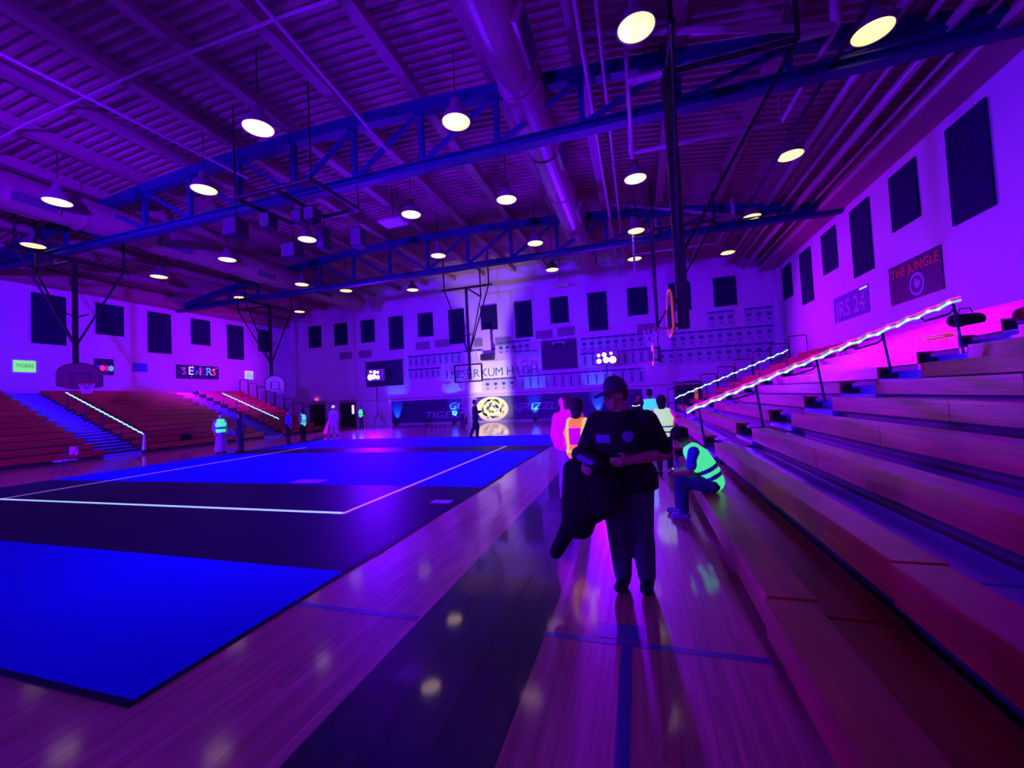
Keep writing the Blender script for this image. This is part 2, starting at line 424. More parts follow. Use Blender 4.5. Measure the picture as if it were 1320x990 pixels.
for y0, x0, x1, yy in ((3.5, -14.6, -11.5, 10.0), (3.2, -7.2, -6.6, 10.4)):
    tag(MB().tube((x0, y0, roof(x0) - 0.45), (x1, yy, 9.1), 0.04, 8).build('sway_brace', M_pipe),
        'slanting pale brace rod between roof joist and blue truss', 'brace', 'slanting brace rods')

# ------------------------------------------------------------------ ceiling lamps
def make_lamp():
    t = thing('ceiling_lamp', 'round warm yellow high bay lamp', 'lamp', world=False)
    MB().lathe([(0.10, 0.62), (0.13, 0.60), (0.15, 0.36), (0.27, 0.28), (0.385, 0.02), (0.40, 0.0), (0.375, 0.0), (0.26, 0.25), (0.12, 0.33)], 28).build('lamp_housing', M_lampcan, t, smooth=True)
    MB().lathe([(0.0, 0.0), (0.2, -0.012), (0.36, 0.01), (0.36, 0.03), (0.0, 0.04)], 28).build('lamp_lens', M_lens, t, smooth=True)
    MB().tube((0, 0, 0.6), (0, 0, 1.4), 0.018, 8).build('lamp_stem', M_black, t)
    return t
LP = [(333,166),(263,245),(74,261),(43,317),(588,158),(820,37),(1125,42),(1019,201),(819,231),(653,258),(530,277),(396,309),(293,335),(205,357),
      (565,330),(690,314),(820,298),(969,280),(938,326),(818,334),(712,348),(386,402),(310,384),(389,367),(446,375),(532,374)]
def pix(u, v, z):
    d = ROT @ _ray(u, v); t = (z - EYE) / d.z
    return V((0, 0, EYE)) + d * t
lamp0 = None
for i, (u, v) in enumerate(LP):
    p = pix(u, v, 9.05)
    if lamp0 is None: lamp0 = o = make_lamp()
    else: o = copy_tree(lamp0)
    o.location = p
    o['group'] = 'round ceiling lamps'
    o['label'] = 'round warm yellow high bay lamp hanging under the ribbed roof deck'
    for c in o.children:
        if c.name.startswith('lamp_stem'):
            c.scale = (1, 1, (roof(p.x) - p.z) / 1.4)
for u, v in ((507, 287), (722, 367)):
    p = pix(u, v, 9.3)
    t = thing('flat_light_fixture', 'flat square unlit fixture hanging between the round lamps', 'light fixture', p, 'flat unlit fixtures', world=False)
    MB().box((0, 0, 0), (1.0, 0.7, 0.08)).build('fixture_tray', M_sheen, t)
    MB().tube((0, 0, 0.04), (0, 0, roof(p.x) - p.z), 0.02, 8).build('hanger_rod', M_black, t)

# ------------------------------------------------------------------ speaker rack
t = thing('speaker_rack', 'black square pipe rack hanging over centre court', 'speaker rack', (-10.1, 10.6, 8.2))
c4 = [(-11.6, 9.6, 8.3), (-8.7, 9.6, 8.3), (-8.66, 11.66, 8.3), (-11.45, 11.66, 8.3)]
for a, b in zip(c4, c4[1:] + c4[:1]): MB().tube(a, b, 0.07).build('rack_pipe', M_black, t)
MB().tube((-10.1, 9.6, 8.3), (-10.1, 11.66, 8.3), 0.07).build('rack_pipe', M_black, t)
MB().tube((-10.5, 10.9, 8.3), (-9.7, 10.9, 8.3), 0.05).build('rack_pipe', M_black, t)
for p in c4: MB().tube(p, (p[0], p[1], roof(p[0])), 0.025).build('rack_hanger', M_black, t)
def pix_y(u, v, Y):
    d = ROT @ _ray(u, v); return EYE + d.z * Y / d.y
for k, (u, v, hx, hy, s) in enumerate(((300, 296, -11.6, 9.62, (0.55, 0.5, 0.55)), (354, 283, -11.52, 10.75, (0.4, 0.4, 0.5)), (375, 325, -11.45, 11.66, (0.62, 0.5, 0.5)), (417, 309, -10.1, 11.66, (0.3, 0.4, 0.75)), (466, 307, -8.66, 11.66, (0.42, 0.42, 0.62)), (397, 271, -10.35, 10.9, (0.4, 0.4, 0.4)), (411, 273, -9.85, 10.9, (0.4, 0.4, 0.42)))):
    p = V((hx, hy, min(pix_y(u, v, hy), 8.0)))
    t = thing('loudspeaker', ['black loudspeaker at the rack corner beside the round duct lamp', 'small black loudspeaker on the side pipe of the rack', 'wide black loudspeaker hanging lowest at a rack corner', 'slim tall black loudspeaker at the middle of a rack pipe', 'upright black loudspeaker at the rack corner toward the flat fixture', 'black loudspeaker of the pair inside the rack', 'black loudspeaker of the pair inside the rack'][k], 'speaker', p, 'loudspeakers of the hanging rack', world=False)
    c = MB().prism([(-s[0] / 2, -s[1] / 2), (s[0] / 2, -s[1] / 2), (s[0] * 0.36, s[1] / 2), (-s[0] * 0.36, s[1] / 2)], (0, 0, -s[2] / 2), (1, 0, 0), (0, 1, 0), (0, 0, s[2])).build('cabinet', M_blackbox, t)
    MB().bbox((-s[0] * 0.45, -s[1] / 2 - 0.012, -s[2] * 0.45), (s[0] * 0.45, -s[1] / 2, s[2] * 0.45)).build('grille', M_grille, t)
    MB().tube((0, 0, s[2] / 2), (0, 0, 8.2 - p.z if k < 5 else 8.3 - p.z), 0.014, 6).build('cable', M_black, t)

# ------------------------------------------------------------------ basketball backstops
def backstop(pos, d, label, fan=True, board_m=M_glass, ztop=9.1, frame_m=M_black, arm=0.28, wide=1.7, mast_w=0.14, hoop=True, frame=True):
    pos = V(pos); d = V(d); l = V((-d.y, d.x, 0)); up = V((0, 0, 1))
    t = thing('basketball_backstop', label, 'backstop', (pos.x, pos.y, 2.9))
    hw = 0.72 if fan else 0.92; hh = 1.02 if fan else 1.07
    if fan:
        poly = [(-hw, 0.08), (-hw * 0.35, -0.03), (hw * 0.35, -0.03), (hw, 0.08), (hw, 0.55)] + \
               [(hw * math.cos(a), 0.55 + 0.45 * math.sin(a)) for a in [math.pi * k / 10 for k in range(1, 10)]] + [(-hw, 0.55)]
        bd = MB().prism(poly, pos, l, up, d * -0.04).build('backboard', board_m, t)
        rim = MB().path([pos + l * p[0] + up * p[1] + d * 0.0 for p in poly], 0.022, 6, closed=True).build('board_edge', M_orange if d.x < 0 else frame_m, bd)
    else:
        fr = MB()
        for a, b in (((-hw, 0), (hw, 0)), ((hw, 0), (hw, hh)), ((hw, hh), (-hw, hh)), ((-hw, hh), (-hw, 0))):
            fr.bar(pos + l * a[0] + up * a[1], pos + l * b[0] + up * b[1], 0.09, 0.09)
        bd = fr.build('backboard_frame', frame_m, t)
    sq = MB()
    for a, b in (((-0.3, 0.15), (0.3, 0.15)), ((0.3, 0.15), (0.3, 0.6)), ((0.3, 0.6), (-0.3, 0.6)), ((-0.3, 0.6), (-0.3, 0.15))):
        sq.bar(pos + d * 0.012 + l * a[0] + up * a[1], pos + d * 0.012 + l * b[0] + up * b[1], 0.05, 0.012)
    sq.build('target_square', frame_m if fan else M_white, bd)
    if hoop:
        c = pos + d * 0.38 + up * 0.15
        hp = MB().path([c + (d * math.cos(a) + l * math.sin(a)) * 0.23 for a in [2 * math.pi * k / 20 for k in range(20)]], 0.012, 6, closed=True)
        hp.bar(pos + up * 0.15, c - d * 0.23, 0.12, 0.03); hp.build('rim', M_rim, t)
        nt = MB()
        for k in range(12):
            a = 2 * math.pi * k / 12; b = a + 0.5
            nt.tube(c + (d * math.cos(a) + l * math.sin(a)) * 0.23, c + (d * math.cos(b) + l * math.sin(b)) * 0.14 - up * 0.4, 0.006, 4)
            nt.tube(c + (d * math.cos(b) + l * math.sin(b)) * 0.23, c + (d * math.cos(a) + l * math.sin(a)) * 0.14 - up * 0.4, 0.006, 4)
        nt.build('net', M_net, t)
    mp = pos - d * arm
    MB().bar(mp + up * 0.1, V((mp.x, mp.y, ztop)), mast_w, mast_w, (0, 1, 0)).build('mast', frame_m, t)
    am = MB()
    for z in (0.2, 0.75): am.bar(pos + up * z - d * 0.03, mp + up * z, 0.08, 0.08)
    am.build('board_arm', frame_m, t)
    for s in (-1, 1):
        MB().tube(mp + up * 1.7, V((mp.x, mp.y, ztop)) + l * s * wide, 0.045, 8).build('side_brace', frame_m, t)
        MB().tube(mp + up * 2.9, mp + up * 3.1 + l * s * wide * 0.25, 0.03, 8).build('spreader', frame_m, t)
    MB().tube(V((mp.x, mp.y, ztop)) - l * (wide + 0.2), V((mp.x, mp.y, ztop)) + l * (wide + 0.2), 0.07, 10).build('top_pipe', frame_m, t)
    for s in (-1, 1):
        q = V((mp.x, mp.y, ztop)) + l * s * wide
        MB().tube(q, V((q.x, q.y, roof(q.x) - 0.02)), 0.05, 8).build('roof_hanger', frame_m, t)
    q = V((mp.x, mp.y, ztop)) - d * 2.6
    MB().tube(mp + up * 1.7, q, 0.04, 8).build('rear_brace', frame_m, t)
    MB().tube(V((mp.x, mp.y, ztop)), q, 0.06, 8).build('rear_pipe', frame_m, t)
    if q.z < roof(q.x): MB().tube(q, V((q.x, q.y, roof(q.x) - 0.02)), 0.05, 8).build('roof_hanger', frame_m, t)
    return t
backstop((-21.5, 10.8, 2.95), (1, 0, 0), 'fan shaped backboard in dark frame beside the green poster', ztop=8.2)
backstop((-21.5, 20.15, 2.80), (1, 0, 0), 'pale fan shaped backboard near the corner of the room', board_m=M_white, ztop=8.2)
backstop((0.80, 10.0, 2.95), (-1, 0, 0), 'backboard on a thick black mast seen edge on above the bleacher front', ztop=9.0, mast_w=0.24, wide=1.2)
backstop((0.74, 19.6, 2.87), (-1, 0, 0), 'backboard on a thin black mast seen edge on beside the banner rows', board_m=M_white, ztop=9.0, wide=1.2)
backstop((-10.15, 24.0, 2.85), (0, -1, 0), 'rectangular clear backboard on black braces before the school name', fan=False, ztop=8.9, wide=1.55)
# pale pipe frames over the two side masts
for Y0 in (9.9, 19.7):
    t = thing('hoist_frame', 'pale pipe frame under the roof above the %s side mast' % ('thick black' if Y0 < 12 else 'thin black'), 'pipe frame', (2.2, Y0, 9.1))
    for a, b, r in (((0.2, Y0 + 0.3, 9.15), (4.45, Y0 + 0.3, 9.15), 0.085), ((0.2, Y0 + 3.2, 9.05), (4.3, Y0 + 3.2, 9.05), 0.06),
                    ((0.2, Y0 + 0.3, 7.3), (0.2, Y0 + 0.3, roof(0.2)), 0.05), ((4.45, Y0 + 0.3, 9.15), (4.45, Y0 + 0.3, roof(4.4)), 0.085),
                    ((-0.9, Y0 + 0.3, roof(-0.9) - 0.05), (4.45, Y0 + 0.3, 9.2), 0.085), ((4.3, Y0 + 3.2, 9.05), (4.3, Y0 + 3.2, roof(4.3)), 0.05),
                    ((4.45, Y0 + 0.3, 9.15), (4.3, Y0 + 3.2, 9.05), 0.06), ((0.2, Y0 + 0.3, 9.15), (0.2, Y0 + 3.2, 9.05), 0.05)):
        MB().tube(a, b, r, 10).build('frame_pipe', M_pipe, t, smooth=True)

# ------------------------------------------------------------------ bleachers
RISE, RUN, NR = 0.262, 0.66, 12
def bank(side, y0, y1, label, dx=0.0, seg=4.9):
    """side +1: right bank rising to +X; -1: left bank. Rows of seat, face and deck boards"""
    X0 = 0.70 if side > 0 else -21.9
    t = thing('bleacher_bank', label, 'bleachers', (X0 + side * 3.9, (y0 + y1) / 2, 0))
    n = max(1, round((y1 - y0) / seg)); cuts = [y0 + (y1 - y0) * i / n for i in range(n + 1)]
    rr = random.Random(int(y0 * 10) + (5 if side > 0 else 0))
    def X(v): return X0 + side * (v + dx)
    for r in range(NR):
        x = r * RUN; z = 0.36 + r * RISE
        zl = 0.13 if r == 0 else z - RISE - 0.015 + 0.04        # bottom of the face
        for a, b in zip(cuts, cuts[1:]):
            g = 0.006
            MB().bbox((X(x), a + g, z - 0.045), (X(x + 0.27), b - g, z)).build('seat_board', rr.choice(M_bl), t)
            MB().bbox((X(x + 0.004), a + g, zl), (X(x + 0.045), b - g, z - 0.047)).build('face_board', rr.choice(M_bl), t)
            MB().bbox((X(x + 0.22), a + g / 2, z - 0.13), (X(min(x + RUN + 0.045, 7.72)), b - g / 2, z - 0.095)).build('deck_board', M_deck if r else M_bl[1], t)
    # solid stepped substructure
    poly = [(0.09, 0.0)]
    for r in range(NR):
        poly += [(r * RUN + 0.09, 0.36 + r * RISE - 0.14), (min((r + 1) * RUN + 0.09, 7.70), 0.36 + r * RISE - 0.14)]
    poly += [(7.70, 0.0)]
    MB().prism([(side * (p[0] + dx), p[1]) for p in poly], (X0, y0 + 0.01, 0), (1, 0, 0), (0, 0, 1), (0, y1 - y0 - 0.02, 0)).build('understructure', M_under, t)
    # end brackets of the seats
    for r in range(NR):
        for yy in (y0 + 0.02, y1 - 0.02):
            z = 0.36 + r * RISE
            MB().bbox((X(r * RUN + 0.06), yy - 0.012, z - 0.12), (X(r * RUN + 0.22), yy + 0.012, z - 0.046)).build('end_bracket', M_black, t)
    return t
def aisle(side, y0, y1, label):
    X0 = 0.70 if side > 0 else -21.9
    t = thing('bleacher_aisle', label, 'steps', (X0 + side * 3.9, (y0 + y1) / 2, 0))
    for r in range(NR):
        for h, (a, b) in enumerate(((0.0, 0.33), (0.33, 0.66))):
            z = 0.36 + r * RISE - 0.24 + h * 0.131
            MB().bbox((X0 + side * (r * RUN + a), y0 + 0.01, max(0, z - 0.16)), (X0 + side * min(r * RUN + b + 0.03, 7.72), y1 - 0.01, z)).build('aisle_step', M_deck, t)
    poly = [(0.05, 0.0), (0.05, 0.1)] + [(7.70, 0.36 + (NR - 1) * RISE - 0.30), (7.70, 0)]
    MB().prism([(side * p[0], p[1]) for p in poly], (X0, y0 + 0.02, 0), (1, 0, 0), (0, 0, 1), (0, y1 - y0 - 0.04, 0)).build('understructure', M_under, t)
def handrail(side, y, xa, xb, label, tail=False, hot=True):
    """sloping aisle rail wrapped in glowing tape"""
    X0 = 0.70 if side > 0 else -21.9
    def zr(v): return 0.36 + v * RISE / RUN + 0.70
    t = thing('aisle_handrail', label, 'handrail', (X0 + side * xa, y, 0.3))
    A = V((X0 + side * xa, y, zr(xa))); B = V((X0 + side * xb, y, zr(xb)))
    MB().tube(A, B, 0.024, 10).build('rail', M_rail, t)
    n = 5
    for k in range(n):
        v = xa + 0.25 + (xb - xa - 0.3) * k / (n - 1)
        xp = X0 + side * v
        r = int(v / RUN)
        MB().tube((xp + side * 0.10, y, 0.36 + r * RISE - 0.12), (xp, y, zr(v)), 0.024, 8).build('rail_post', M_rail, t)
        pts = [V((X0 + side * (v - q), y - 0.02, zr(v - q) - h)) for q, h in ((0.02, 0.02), (0.0, 0.14), (0.08, 0.2), (0.46, 0.15), (0.54, 0.02))]
        if v > 0.6: MB().path(pts, 0.018, 6).build('rail_loop', M_rail, t)
    m = int((B - A).length / 0.17)
    for k in range(m):
        p = A.lerp(B, k / m); q = A.lerp(B, (k + 1.35) / m)
        tw = 0.022 if k % 2 else -0.022
        MB().bar(p + V((0, -0.035, tw - 0.012)), q + V((0, -0.035, -tw - 0.012)), 0.02, 0.045).build('glow_tape', [M_tape_c, M_tape_c, M_tape_w][k % 3], t)
        if hot: MB().bar(p + V((0, -0.032, 0.05 + tw * 0.6)), q + V((0, -0.032, 0.05 - tw * 0.6)), 0.018, 0.038).build('glow_tape', M_tape_p if k % 4 == 0 else M_tape_hot, t)
        elif k % 2: MB().bar(p + V((0, -0.03, 0.03)), q + V((0, -0.03, 0.03)), 0.016, 0.02).build('glow_tape', M_rail, t)
    if tail:
        for k in range(3):
            MB().path([A + V((0, -0.03, 0)), A + V((0.03 * k, -0.05, -0.3)), A + V((0.05 * k - 0.06, -0.05, -0.72))], [0.03, 0.03, 0.05], 6).build('tape_tail', [M_palewear, M_tape_p, M_palewear][k], t)
bank(1, -3.0, 2.93, 'nearest bleacher bank whose front bench stands a little proud', dx=-0.025, seg=5.9)
bank(1, 2.96, 8.80, 'bleacher bank with the seated person on its front bench', seg=2.9)
aisle(1, 8.80, 10.12, 'narrow stair aisle under the pink and mint taped handrail')
handrail(1, 9.95, 0.32, 5.2, 'sloping handrail wrapped in glowing pink and mint tape')
bank(1, 10.12, 16.9, 'bleacher bank between the two taped handrails below the jungle banner', seg=3.4)
aisle(1, 16.9, 18.2, 'stair aisle by the smaller taped handrail near the banner wall')
handrail(1, 18.05, 0.75, 4.8, 'smaller taped handrail in front of the dotted banner wall', hot=False)
bank(1, 18.2, 24.4, 'far bleacher bank ending in stepped guard frames under dotted banners', seg=3.1)
bank(-1, 2.0, 11.75, 'wide bleacher bank below the green poster', seg=4.9)
aisle(-1, 11.75, 13.15, 'stair aisle beside the white taped rail under the dark fan backboard')
handrail(-1, 13.0, -0.45, 5.0, 'white taped handrail with hanging streamer under the fan backboard', tail=True, hot=False)
bank(-1, 13.15, 19.6, 'bleacher bank below the starry seniors banner', seg=3.2)
aisle(-1, 19.6, 21.0, 'stair aisle below the small cream paper')
handrail(-1, 20.85, 0.1, 4.8, 'white taped handrail near the pale fan backboard', hot=False)
bank(-1, 21.0, 24.4, 'short bleacher bank in the corner below the pale fan backboard', seg=3.4)
# stepped guard frames at the ends of the bleachers
for side in (1, -1):
    X0 = 0.70 if side > 0 else -21.9
    t = thing('end_guard', 'stepped black guard frames closing the bleacher end by the %s' % ('dotted banners' if side > 0 else 'pale fan backboard'), 'guard rail', (X0 + side * 4, 24.5, 0))
    for k in range(8):
        xa = X0 + side * (0.9 + k * 0.86); xb = xa + side * 0.8; z0 = 0.36 + (0.9 + k * 0.86) * RISE / RUN - 0.2; z1 = z0 + 1.25
        MB().path([(xa, 24.5, 0.0), (xa, 24.5, z1 - 0.05), (xa + side * 0.05, 24.5, z1), (xb - side * 0.05, 24.5, z1), (xb, 24.5, z1 - 0.05), (xb, 24.5, 0.0)], 0.026, 6).build('guard_frame', M_black, t)

# ------------------------------------------------------------------ floor tarp
tarp = thing('performance_tarp', 'large blue and black vinyl floor tarp with taped lines', 'floor tarp', (-9.5, 9, 0))
TX0, TX1 = -16.0, -2.95
for a, b, m, nm in ((1.7, 3.52, M_tarp_blue, 'blue_panel'), (3.52, 7.36, M_tarp_black, 'black_panel'), (7.36, 12.45, M_tarp_blue, 'blue_panel'), (12.45, 13.8, M_tarp_black, 'black_panel'), (13.8, 17.6, M_tarp_blue, 'blue_panel')):
    MB().bbox((TX0, a, 0.001), (TX1, b - 0.004, 0.012)).build(nm, m, tarp)
MB().bbox((TX0, 1.66, 0.0), (TX1 + 0.03, 1.70, 0.012)).build('tarp_hem', M_tarp_black, tarp)
for k in range(7):
    MB().bbox((TX1 - 0.002, 1.7 + k * 2.27, 0.0), (TX1 + 0.035 + 0.02 * (k % 3), 1.7 + k * 2.27 + 2.25, 0.010)).build('tarp_hem', M_tarp_black, tarp)
MB().bbox((-15.9, 5.38, 0.012), (-4.47, 5.46, 0.016)).build('white_line', M_tape_w, tarp)
MB().bbox((-4.53, 5.38, 0.012), (-4.46, 13.75, 0.0165)).build('pink_line', M_tape_p, tarp)
MB().bbox((-13.62, 5.46, 0.012), (-13.56, 14.2, 0.016)).build('pink_line', M_tape_p, tarp)
MB().bbox((-7.7, 7.5, 0.012), (-6.9, 7.85, 0.016)).build('pink_patch', mat('magenta_patch', (0.7, 0.1, 0.8), 0.5), tarp)
MB().bbox((-3.4, 6.15, 0.012), (-3.05, 6.35, 0.016)).build('pale_patch', M_palewear, tarp)

# ------------------------------------------------------------------ far wall: pads, lettering, boards, banners
wf = thing('wall_padding', 'navy wall padding with white lettering and yellow oval emblem', 'wall padding', (-10, YF - 0.1, 0))
px = -18.9
while px < 0.2:
    b = min(px + 1.22, 0.3)
    pale = -13.4 < px + 0.6 < -11.9
    MB().bbox((px + 0.01, YF - 0.10, 0.12), (b - 0.01, YF - 0.005, 1.86)).build('wall_pad', M_padp if pale else M_pad, wf)
    px += 1.22
MB().bbox((-18.9, YF - 0.06, 0.0), (0.3, YF - 0.005, 0.11)).build('base_strip', M_wall_low, wf)
text_mesh('pad_lettering', 'GO', 0.75, M_lettering, wf, (-13.9, YF - 0.115, 1.05), (1, 0, 0), (0, 0, 1), shear=0.2, width=1.35)
text_mesh('pad_lettering', 'TIGERS', 0.75, M_lettering, wf, (-16.0, YF - 0.115, 0.40), (1, 0, 0), (0, 0, 1), shear=0.2, width=3.3)
text_mesh('pad_lettering', 'GRIZZLI', 0.72, M_lettering, wf, (-8.7, YF - 0.115, 0.78), (1, 0, 0), (0, 0, 1), shear=0.2, width=3.3)
# oval emblem: ring with striped light and dark patches
ec = V((-10.35, YF - 0.115, 0.95))
MB().prism([(1.2 * math.cos(a), 0.86 * math.sin(a)) for a in [2 * math.pi * k / 40 for k in range(40)]], ec, (1, 0, 0), (0, 0, 1), (0, 0.01, 0)).build('emblem_disc', M_emb, wf)
MB().path([ec + V((1.24 * math.cos(a), -0.01, 0.88 * math.sin(a))) for a in [2 * math.pi * k / 40 for k in range(40)]], 0.04, 6, closed=True).build('emblem_ring', M_emb2, wf)
re_ = random.Random(5)
for k in range(40):
    a = re_.uniform(0, 6.28); r = re_.uniform(0.2, 0.92)
    cx_, cz_ = 1.05 * r * math.cos(a), 0.74 * r * math.sin(a); an = a + 1.57 + re_.uniform(-0.4, 0.4); L = re_.uniform(0.12, 0.3)
    c_, s_ = math.cos(an), math.sin(an)
    MB().prism([(cx_ - L * c_, cz_ - L * s_), (cx_ + 0.09 * s_, cz_ - 0.09 * c_), (cx_ + L * c_, cz_ + L * s_), (cx_ - 0.09 * s_, cz_ + 0.09 * c_)], ec + V((0, -0.006, 0)), (1, 0, 0), (0, 0, 1), (0, 0.005, 0)).build('emblem_stripe', [M_emb3, M_emb2, M_emb3][k % 3], wf)
# ledge over the pads
struct('trim_1', MB().bbox((-29.6, YF - 0.04, 1.98), (8.4, YF, 2.10)), M_wall_low)
# school name
sn = thing('school_name', 'teal cut-out school name letters on cream paper', 'wall lettering', (-10, YF - 0.05, 3.3))
MB().bbox((-12.4, YF - 0.03, 3.2), (-8.6, YF - 0.005, 4.5)).build('paper_backing', M_paper, sn)
tag(MB().bbox((-12.3, YF - 0.03, 2.25), (-11.1, YF - 0.005, 3.1)).build('paper_sheet', M_paper), 'blank cream paper sheet under the school name letters', 'paper')
xl = -14.2
for chs in ('INDERKUM', 'HIGH'):
    for ch in chs:
        text_mesh('letter', ch, 0.88, M_darklet, sn, (xl + 0.27, YF - 0.04, 3.38), (1, 0, 0), (0, 0, 1), align='CENTER'); xl += 0.605
    xl += 0.25
def banner(x, z, w_, h_, label, group, style):
    t = thing('wall_banner', label, 'banner', (x + w_ / 2, YF, z - h_), group)
    tri = style == 'pennant'
    poly = [(0, 0), (w_, 0), (w_ / 2, -h_)] if tri else [(0, 0), (w_, 0), (w_, -h_), (0, -h_)]
    MB().prism(poly, (x, YF - 0.02, z), (1, 0, 0), (0, 0, 1), (0, 0.015, 0)).build('cloth', M_banner if not tri else M_emb2, t)
    MB().bbox((x, YF - 0.045, z - 0.02), (x + w_, YF - 0.005, z + (0.10 if style != 'plain' else 0.05))).build('header', M_bhead, t)
    if style == 'dot':
        MB().prism([(0.145 * math.cos(a), 0.12 * math.sin(a)) for a in [2 * math.pi * k / 14 for k in range(14)]], (x + w_ / 2, YF - 0.026, z - 0.33), (1, 0, 0), (0, 0, 1), (0, 0.005, 0)).build('emblem', M_bhead, t)
        MB().bbox((x + w_ / 2 - 0.05, YF - 0.026, z - 0.72), (x + w_ / 2 + 0.05, YF - 0.02, z - 0.58)).build('print', M_bhead, t)
    elif style == 'bar':
        MB().bbox((x + w_ / 2 - 0.05, YF - 0.026, z - h_ * 0.85), (x + w_ / 2 + 0.05, YF - 0.02, z - 0.14)).build('print', M_bhead, t)
def row(x0, x1, z, n, h_, style, label):
    wd = (x1 - x0) / n
    for k in range(n): banner(x0 + k * wd, z, wd - 0.05, h_, label, label, style)
row(4.55, 6.15, 6.45, 3, 0.95, 'dot', 'pale banner with dark dot in the short top row of three')
row(6.65, 8.3, 6.45, 3, 0.95, 'dot', 'pale banner with dark dot in the top row by the room corner')
row(2.2, 8.25, 5.32, 11, 0.95, 'dot', 'pale banner with dark dot in the middle row near the corner')
row(1.4, 8.2, 4.24, 12, 0.95, 'dot', 'pale banner with dark dot in the lowest row near the corner')
row(-3.6, 1.2, 5.5, 9, 0.95, 'dot', 'pale banner with dark dot above the white light cluster')
row(-3.6, 1.2, 4.45, 9, 0.95, 'bar', 'pale banner around the light cluster beside the scoreboard')
row(-8.2, 0.6, 3.18, 15, 0.95, 'bar', 'long pale banner in the row just above the navy padding')
row(-17.3, -12.6, 5.3, 9, 0.8, 'bar', 'narrow pale banner in the upper row beside the dark screen')
row(-17.3, -14.4, 4.25, 6, 0.7, 'bar', 'narrow pale banner in the lower row beside the dark screen')
row(-12.5, -9.9, 5.35, 5, 0.75, 'pennant', 'white triangular pennant above the school name')
row(-9.7, -7.2, 5.75, 5, 0.75, 'dot', 'pale banner with dark dot between pennants and scoreboard')
row(-8.4, -6.6, 5.0, 3, 0.45, 'plain', 'plain pale banner left of the scoreboard')
row(-10.95, -8.4, 3.12, 4, 0.85, 'dot', 'pale banner with dark dot under the school name')
# scoreboard
t = thing('scoreboard', 'dark scoreboard with rows of display cells', 'scoreboard', (-5.15, YF - 0.1, 3.55))
MB().bbox((-6.4, YF - 0.2, 3.55), (-3.9, YF - 0.01, 5.62)).build('case', M_score, t)
for r, z in enumerate((5.2, 4.5, 3.85)):
    for k in range(3):
        MB().bbox((-6.2 + k * 0.75, YF - 0.215, z - 0.17), (-5.6 + k * 0.75, YF - 0.2, z + 0.17)).build('display_cell', M_score2, t)
MB().bbox((-5.6, YF - 0.215, 5.25), (-4.7, YF - 0.2, 5.5)).build('name_plate', M_lettering, t)
t = thing('wall_screen', 'dark rectangular screen behind the light cluster near the door', 'screen', (-19.5, YF - 0.1, 3.2))
MB().bbox((-21.2, YF - 0.08, 3.2), (-17.8, YF - 0.01, 5.15)).build('screen_panel', M_score, t)
for a, b in (((-21.25, 3.15), (-17.75, 3.2)), ((-21.25, 5.15), (-17.75, 5.2))): MB().bbox((a[0], YF - 0.1, a[1]), (b[0], YF - 0.01, b[1])).build('screen_frame', M_black, t)
t = thing('cyan_poster', 'pale cut-out poster lit cyan by an uplight left of the school name', 'poster', (-13.6, YF, 2.2))
MB().prism([(0.1, 0.9), (0.25, 1.9), (0.5, 1.2), (0.75, 1.75), (0.85, 0.9)], (-14.0, YF - 0.03, 2.35), (1, 0, 0), (0, 0, 1), (0, 0.02, 0)).build('upper_cutout', M_paper, t)
MB().prism([(-0.5, 0.0), (0.3, -0.1), (1.2, 0.1), (0.95, 0.7), (0.5, 0.85), (0.2, 0.55), (-0.4, 0.65)], (-14.0, YF - 0.03, 2.4), (1, 0, 0), (0, 0, 1), (0, 0.02, 0)).build('lower_cutout', M_paper, t)
# vents below the panels
for i, (x, z) in enumerate(((-23.76, 5.58), (-21.9, 5.58), (-16.53, 5.82), (-14.85, 5.86), (-11.6, 5.66), (-9.9, 5.6), (-6.8, 5.8), (-5.2, 5.88), (0.2, 5.58))):
    t = thing('wall_vent', 'flat grey vent grille under the far wall panels', 'vent', (x + 0.6, YF, z), 'vent grilles under the far panels')
    MB().bbox((x, YF - 0.04, z), (x + 1.25, YF - 0.003, z + 0.62)).build('vent_frame', mat('vent_paint', (0.32, 0.26, 0.36), 0.6), t)
    for k in range(5): MB().bbox((x + 0.06, YF - 0.05, z + 0.08 + k * 0.1), (x + 1.19, YF - 0.04, z + 0.13 + k * 0.1)).build('vent_slat', mat('vent_slat_paint', (0.22, 0.17, 0.26), 0.6), t)
# hung projector column
t = thing('hanging_projector', 'dark box on a pale drop column in front of the pennants', 'projector', (-10.9, 27.9, 4.7))
MB().bbox((-10.72, YF - 0.5, 5.0), (-10.1, YF - 0.35, 6.8)).build('drop_column', M_wall, t)
MB().bbox((-10.6, YF - 0.36, 6.5), (-10.2, YF - 0.001, 6.7)).build('wall_bracket', M_black, t)
MB().bbox((-10.85, YF - 0.75, 4.55), (-10.0, YF - 0.15, 5.0)).build('projector_body', M_black, t)
# doors in the far wall
def door(name, x0, x1, lit):
    t = bpy.data.objects.new(name, None); col.objects.link(t); t.location = ((x0 + x1) / 2, YF, 0); t['_abs'] = 1; t['kind'] = 'structure'
    MB().bbox((x0, YF - 0.03, 0), (x1, YF - 0.004, 2.15)).build('door_leaf', M_black, t)
    for a, b in (((x0 - 0.1, 0), (x0, 2.25)), ((x1, 0), (x1 + 0.1, 2.25)), ((x0, 2.15), (x1, 2.25))):
        MB().bbox((a[0], YF - 0.06, a[1]), (b[0], YF - 0.004, b[1])).build('door_frame', M_wall_low, t)
    if lit: MB().bbox((x1 - 0.42, YF - 0.04, 0.95), (x1 - 0.2, YF - 0.03, 1.75)).build('door_pane', lit, t)
    MB().bbox((x0 + 0.15, YF - 0.10, 0.95), (x1 - 0.15, YF - 0.06, 1.02)).build('push_bar', M_rail, t)
